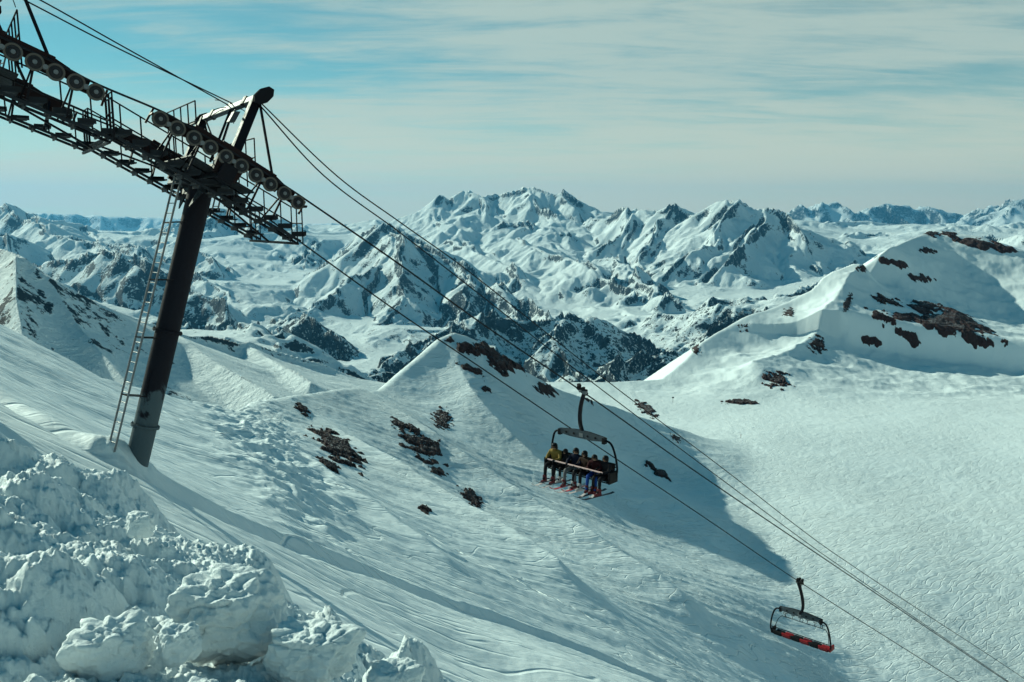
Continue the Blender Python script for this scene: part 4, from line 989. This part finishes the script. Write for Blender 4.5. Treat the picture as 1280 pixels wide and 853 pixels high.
Xb, Yb = np.meshgrid(np.arange(-9, 6, .06), np.arange(-5, .92, .06)); structure(grid_mesh('snow_bank_behind', Xb, Yb, bank(Xb, Yb), M_close, True))
# ------------------------------------------------------------------ loose snow blocks
from mathutils import noise as mn
def block_mat():
    m, nt, b = mat('snow_block_snow'); p = objc(nt); b.inputs['Roughness'].default_value = .5; b.inputs['Specular IOR Level'].default_value = .3
    n1 = bump(nt, b, noise(nt, p, 14, 6, .6), .4, .03); bump(nt, b, noise(nt, p, 55, 6, .75), .7, .009, n1)
    return m, nt, b
mb_, nt_, b_ = block_mat(); b_.inputs['Base Color'].default_value = (*SNOW, 1); M_block = mb_
mb2, nt2, b2 = block_mat(); M_dirty = mb2
def dirt_spot(nt, c, r):
    p = objc(nt); d = nt.nodes.new('ShaderNodeVectorMath'); d.operation = 'DISTANCE'; nt.links.new(p, d.inputs[0]); d.inputs[1].default_value = c
    n = noise(nt, p, 45, 4, .7); v = math_n(nt, 'ADD', d.outputs['Value'], math_n(nt, 'MULTIPLY', math_n(nt, 'SUBTRACT', n, .5), r * 3.0)); return mapr(nt, v, r * .9, r * .5)
def snow_block(px, py, Y, rx, ry, rz, seed, label, rot=0., ms=M_block, flat=.55, sub=6):
    c = V(at(px, py, Y)); bm = bmesh.new(); bmesh.ops.create_icosphere(bm, subdivisions=sub, radius=1)
    rs = random.Random(seed); off = V((rs.uniform(-50, 50), rs.uniform(-50, 50), rs.uniform(-50, 50)))
    planes = [(V((rs.gauss(0, 1), rs.gauss(0, 1), rs.gauss(0, .8))).normalized(), rs.uniform(.62, .85)) for _ in range(13)] + [(V((.1, -1, .15)).normalized(), .6), (V((0, -.2, 1)).normalized(), .62)]
    for v in bm.verts:
        d = v.co.normalized(); r = 1.0
        for n_, k in planes:
            q = d.dot(n_)
            if q > .05: r = min(r, k / q)
        p = d * r
        nz = mn.fractal(p * 1.6 + off, .9, 2.1, 3) * .14 - abs(mn.noise(p * 3.2 + off * 2)) * .09 + mn.fractal(p * 7 + off, .8, 2.1, 4) * .035
        cr = 1 - min(1, abs(mn.noise(p * 1.9 + off * 3)) * 5.5); nz -= .07 * cr * cr; cr = 1 - min(1, abs(mn.noise(p * 4.5 + off * 4)) * 5); nz -= .02 * cr
        cell = mn.voronoi(p * 4.2 + off)[0][0]; nz += (.35 - cell) * .12 * max(0, d.z + .3)
        p = p + d * nz
        v.co = V((p.x * rx, p.y * ry, p.z * rz))
    me = bpy.data.meshes.new('snow_block'); bm.to_mesh(me); bm.free(); me.polygons.foreach_set('use_smooth', [True] * len(me.polygons)); me.materials.append(ms)
    o = bpy.data.objects.new('snow_block', me); C.objects.link(o); o.location = c; o.rotation_euler = (0, 0, rot); return tag(o, label, 'snow block', 'snow blocks heaped on the bank')
snow_block(283, 768, 3.15, .28, .22, .23, 3, 'largest snow block of the heap, upright with a smooth shaded front', .1)
dk = dirt_spot(nt2, (-.10, -.155, .02), .022); dk2 = dirt_spot(nt2, (-.035, -.16, -.05), .016)
nt2.links.new(mixc(nt2, math_n(nt2, 'MAXIMUM', dk, dk2), SNOW, (.22, .07, .02)), b2.inputs['Base Color'])
snow_block(388, 812, 3.0, .235, .17, .15, 8, 'long low snow block with two brown dirt spots', -.15, M_dirty)
snow_block(495, 845, 2.95, .12, .10, .085, 12, 'small snow block at the right foot of the heap', .3, sub=5)
snow_block(140, 808, 2.75, .17, .14, .13, 17, 'rounded snow block left of the largest one', .5, sub=5)
snow_block(225, 800, 2.8, .10, .09, .09, 23, 'fist-like snow lump between the two left blocks', .9, sub=5)
snow_block(250, 870, 2.6, .10, .08, .07, 29, 'small snow lump cut by the bottom edge of the frame', .2, sub=5)
snow_block(175, 655, 4.3, .10, .09, .09, 31, 'snow lump high on the bank, below the ladder foot', .2, sub=5)
snow_block(60, 742, 3.1, .12, .10, .08, 37, 'low snow lump near the left edge of the frame', .2, sub=5)
# ------------------------------------------------------------------ bare rock showing through the snow
def rock_mat():
    m, nt, b = mat('bare_rock'); p = geo(nt).outputs['Position']; n = noise(nt, p, .5, 6, .7); n2 = noise(nt, p, 2.6, 5, .7)
    c = mixc(nt, mapr(nt, n, .3, .7), (.018, .007, .009), (.052, .018, .020)); c = mixc(nt, mapr(nt, n2, .45, .8), c, (.085, .045, .042))
    nz = nt.nodes.new('ShaderNodeSeparateXYZ'); nt.links.new(geo(nt).outputs['Normal'], nz.inputs[0])
    s = math_n(nt, 'ADD', nz.outputs[2], math_n(nt, 'MULTIPLY', math_n(nt, 'SUBTRACT', n2, .5), .9)); s = mapr(nt, s, 1.0, 1.1)
    nt.links.new(mixc(nt, s, c, SNOW), b.inputs['Base Color']); b.inputs['Roughness'].default_value = .85
    bump(nt, b, math_n(nt, 'ADD', n2, n), .9, .8); return m
M_rock = rock_mat()
def hit(px, py, y0=60, y1=960):
    u, e = ue(px, py); ys_ = np.linspace(y0, y1, 1200); g = mid_height(ys_ * u, ys_, False); k = np.where(g > e * ys_)[0]
    return ys_[k[0]] if len(k) else None
def outcrop(px, py, rx, ry, rot, seed, label, tall=1.0, thr=.0):
    Y_ = hit(px, py)
    if Y_ is None: print('rock misses', px, py); return
    u, e = ue(px, py); x0 = u * Y_; s = Y_ / F
    W = rx * 1.5 * s; 
    # how much ground depth a pixel of height covers here
    g0 = float(mid_height(np.array([x0]), np.array([Y_]), False)[0]); g1 = float(mid_height(np.array([x0 * (1 + 4 / Y_)]), np.array([Y_ + 4]), False)[0])
    pyA = float(proj(x0, Y_, g0)[1]); pyB = float(proj(x0 * (1 + 4 / Y_), Y_ + 4, g1)[1]); dpp = 4 / max(pyA - pyB, .25)
    ext = (abs(ry * math.cos(rot)) + abs(rx * math.sin(rot))) * 1.5; D = min(ext * dpp, 90)
    n = int(np.clip(rx * 5, 40, 150)); nd_ = int(np.clip(ext * 5, 30, 150))
    yy = Y_ + np.linspace(-D, D, nd_); uu = u + np.linspace(-W, W, n) / Y_
    U_, YY = np.meshgrid(uu, yy); XX = U_ * YY; G = ground(XX, YY); gx_, gy_ = proj(XX, YY, G)
    c, s_ = math.cos(rot), math.sin(rot); dx = gx_ - px; dy = gy_ - py
    a = (dx * c + dy * s_) / rx; b = (-dx * s_ + dy * c) / ry; d = np.sqrt(a * a + b * b)
    k = s * 1.0; sc = max(rx * s, 1.5)
    nz = fbm(XX / (sc * .7) + seed, YY / (sc * .9), 6, 300 + seed, .56)
    mask = (1 - d) + .85 * nz
    hgt = np.where(mask > thr, np.minimum((mask - thr) * 1.9, .8) + .35 * ridged(XX / (sc * .35), YY / (sc * .35), 4, seed) * np.clip((mask - thr) * 3, 0, 1), (mask - thr) * 3)
    hgt = hgt * tall * .75 * max(.35, min(2.0, sc * .16))
    keep = d < 2.2
    o = grid_mesh('rock_outcrop', XX - x0, YY - Y_, G + np.where(keep, hgt, -3) - g0, M_rock, False); o.location = (x0, Y_, g0)
    # drop faces wholly under the snow
    me = o.data; bm = bmesh.new(); bm.from_mesh(me); bm.verts.ensure_lookup_table(); hf = hgt.ravel(); kf = keep.ravel()
    dead = [v for v, q, z in zip(bm.verts, kf, hf) if (not q) or z < -.8 * max(.35, min(2., sc * .16)) * tall]; bmesh.ops.delete(bm, geom=dead, context='VERTS'); bm.to_mesh(me); bm.free()
    if len(me.polygons) == 0: bpy.data.objects.remove(o); print('empty rock', label); return
    return tag(o, label, 'rock outcrop', 'bare rocks showing through the snow')
rd_ = math.radians
for a in [
    (617, 449, 34, 9, rd_(24), 1, 'broad dark rock band just below the pointed snow summit'), (588, 437, 10, 6, rd_(30), 2, 'small rock beside the pointed summit, left of the broad band'), (590, 462, 18, 4, rd_(30), 3, 'thin rock strip under the broad band of the pointed summit'),
    (682, 487, 12, 6, rd_(20), 4, 'dark rock on the crest left of the loaded chair grip'), (553, 524, 11, 10, rd_(60), 5, 'jagged rock patch on the white face under the pointed summit'), (525, 556, 26, 12, rd_(38), 6, 'large rocky patch in the middle of the rib, left of the chair'),
    (422, 560, 30, 11, rd_(38), 7, 'largest dark rock on the lower left rib, right of the mast'), (412, 583, 12, 4, rd_(35), 8, 'small rock just below the big rock right of the mast'), (590, 622, 14, 6, rd_(38), 9, 'lone dark rock on the open slope left of the loaded chair'), (531, 637, 7, 4, rd_(35), 10, 'lone tiny rock on the slope, lowest of the left rocks'),
    (500, 530, 12, 4, rd_(20), 11, 'flat rock streak above the large rocky patch'), (548, 590, 10, 3.5, rd_(25), 12, 'small rock under the large rocky patch'), (822, 590, 17, 4, rd_(33), 13, 'rock strip right of the loaded chair'), (808, 512, 13, 5, rd_(35), 14, 'dark rock wedge on the skyline where the ridge meets the bowl'),
    (608, 487, 8, 3, rd_(20), 15, 'tiny rock below the broad band of the summit'), (735, 500, 12, 3, rd_(35), 16, 'thin rock strip behind the loaded chair grip'), (378, 512, 10, 4, rd_(45), 17, 'small rocks at the top of the lower left rib'), (845, 548, 7, 3, rd_(30), 18, 'small rocks at the right toe of the ridge'),
    (562, 425, 5, 3, rd_(0), 32, 'tiny dark rock tucked under the very tip of the pointed summit'),
    (1178, 402, 48, 14, rd_(14), 19, 'largest red-brown cliff patch on the right hill'), (1222, 424, 26, 8, rd_(20), 20, 'right end cliff of the red-brown rocks on the right hill'), (1140, 424, 26, 7, rd_(28), 21, 'lower left part of the red-brown rocks on the right hill'), (1158, 383, 16, 6, rd_(5), 22, 'upper rock of the red-brown group on the right hill'),
    (970, 475, 17, 8, rd_(10), 23, 'lone round dark rock at the foot of the spur on the right'), (925, 503, 17, 3, rd_(0), 24, 'scattered flat stones on the snow left of the round rock'), (986, 391, 6, 5, rd_(0), 25, 'small dark rock on the bright left face of the right hill'), (931, 411, 7, 4, rd_(0), 26, 'lower small rock on the left skyline of the right hill'), (870, 436, 5, 7, rd_(-30), 27, 'rock on the steep left end of the right hill skyline'),
    (1085, 426, 16, 5, rd_(15), 28, 'rock patch low on the spur of the right hill'), (1022, 432, 9, 9, rd_(60), 29, 'dark crag on the nose of the spur'), (1150, 348, 14, 4, rd_(10), 30, 'flat rock in the hollow below the top of the right hill'), (1120, 330, 22, 4, rd_(15), 31, 'rock scatter right of the bright snow lip of the hill'),
    (1165, 293, 10, 3, rd_(10), 33, 'left one of the two rocks on the top of the right hill'), (1187, 291, 9, 3, rd_(5), 34, 'right one of the two rocks on the top of the right hill'), (1225, 305, 34, 5, rd_(12), 35, 'long rock scatter on the right shoulder near the frame edge'), (1160, 314, 9, 3, rd_(5), 36, 'single rock under the top of the right hill'), (1078, 336, 6, 4, rd_(0), 37, 'dark rock at the bright snow lip on the hill skyline'),
    (1108, 376, 16, 4, rd_(20), 38, 'rock streak between the snow lip and the red-brown rocks'), (1105, 398, 18, 5, rd_(25), 39, 'small broken rocks left of the red-brown cliff'), (1060, 378, 4, 12, rd_(25), 40, 'narrow dark rock seam on the crest of the spur')]:
    outcrop(*a)
# ------------------------------------------------------------------ piste posts
def post(px, py, hgt, label, sign=False):
    Y_ = hit(px, py)
    if Y_ is None: print('post misses'); return
    u, e = ue(px, py); g = float(ground(np.array([u * Y_]), np.array([Y_]))[0]); R0 = empty('piste_marker', (u * Y_, Y_, g), label, 'piste marker', 'piste markers on the snow')
    m = MB(); m.tube([V((0, 0, -.3)), V((0, 0, hgt))], [.09, .07], 8); m.build('pole', M_dark, R0)
    m = MB(); m.disc(V((0, 0, hgt * .55)), UP, [(0, .10), (.4, .095)], 10); m.build('band', M_seatred, R0)
    if sign: m = MB(); m.box(V((.0, -.12, hgt - .4)), (1, 0, 0), (0, 1, 0), UP, .55, .03, .4, 0, .01); m.build('board', M_chair, R0)
post(841, 504, 3.2, 'piste marker post with a board on the flat saddle', True)
post(926, 548, 2.0, 'thin piste pole standing alone out in the bowl')
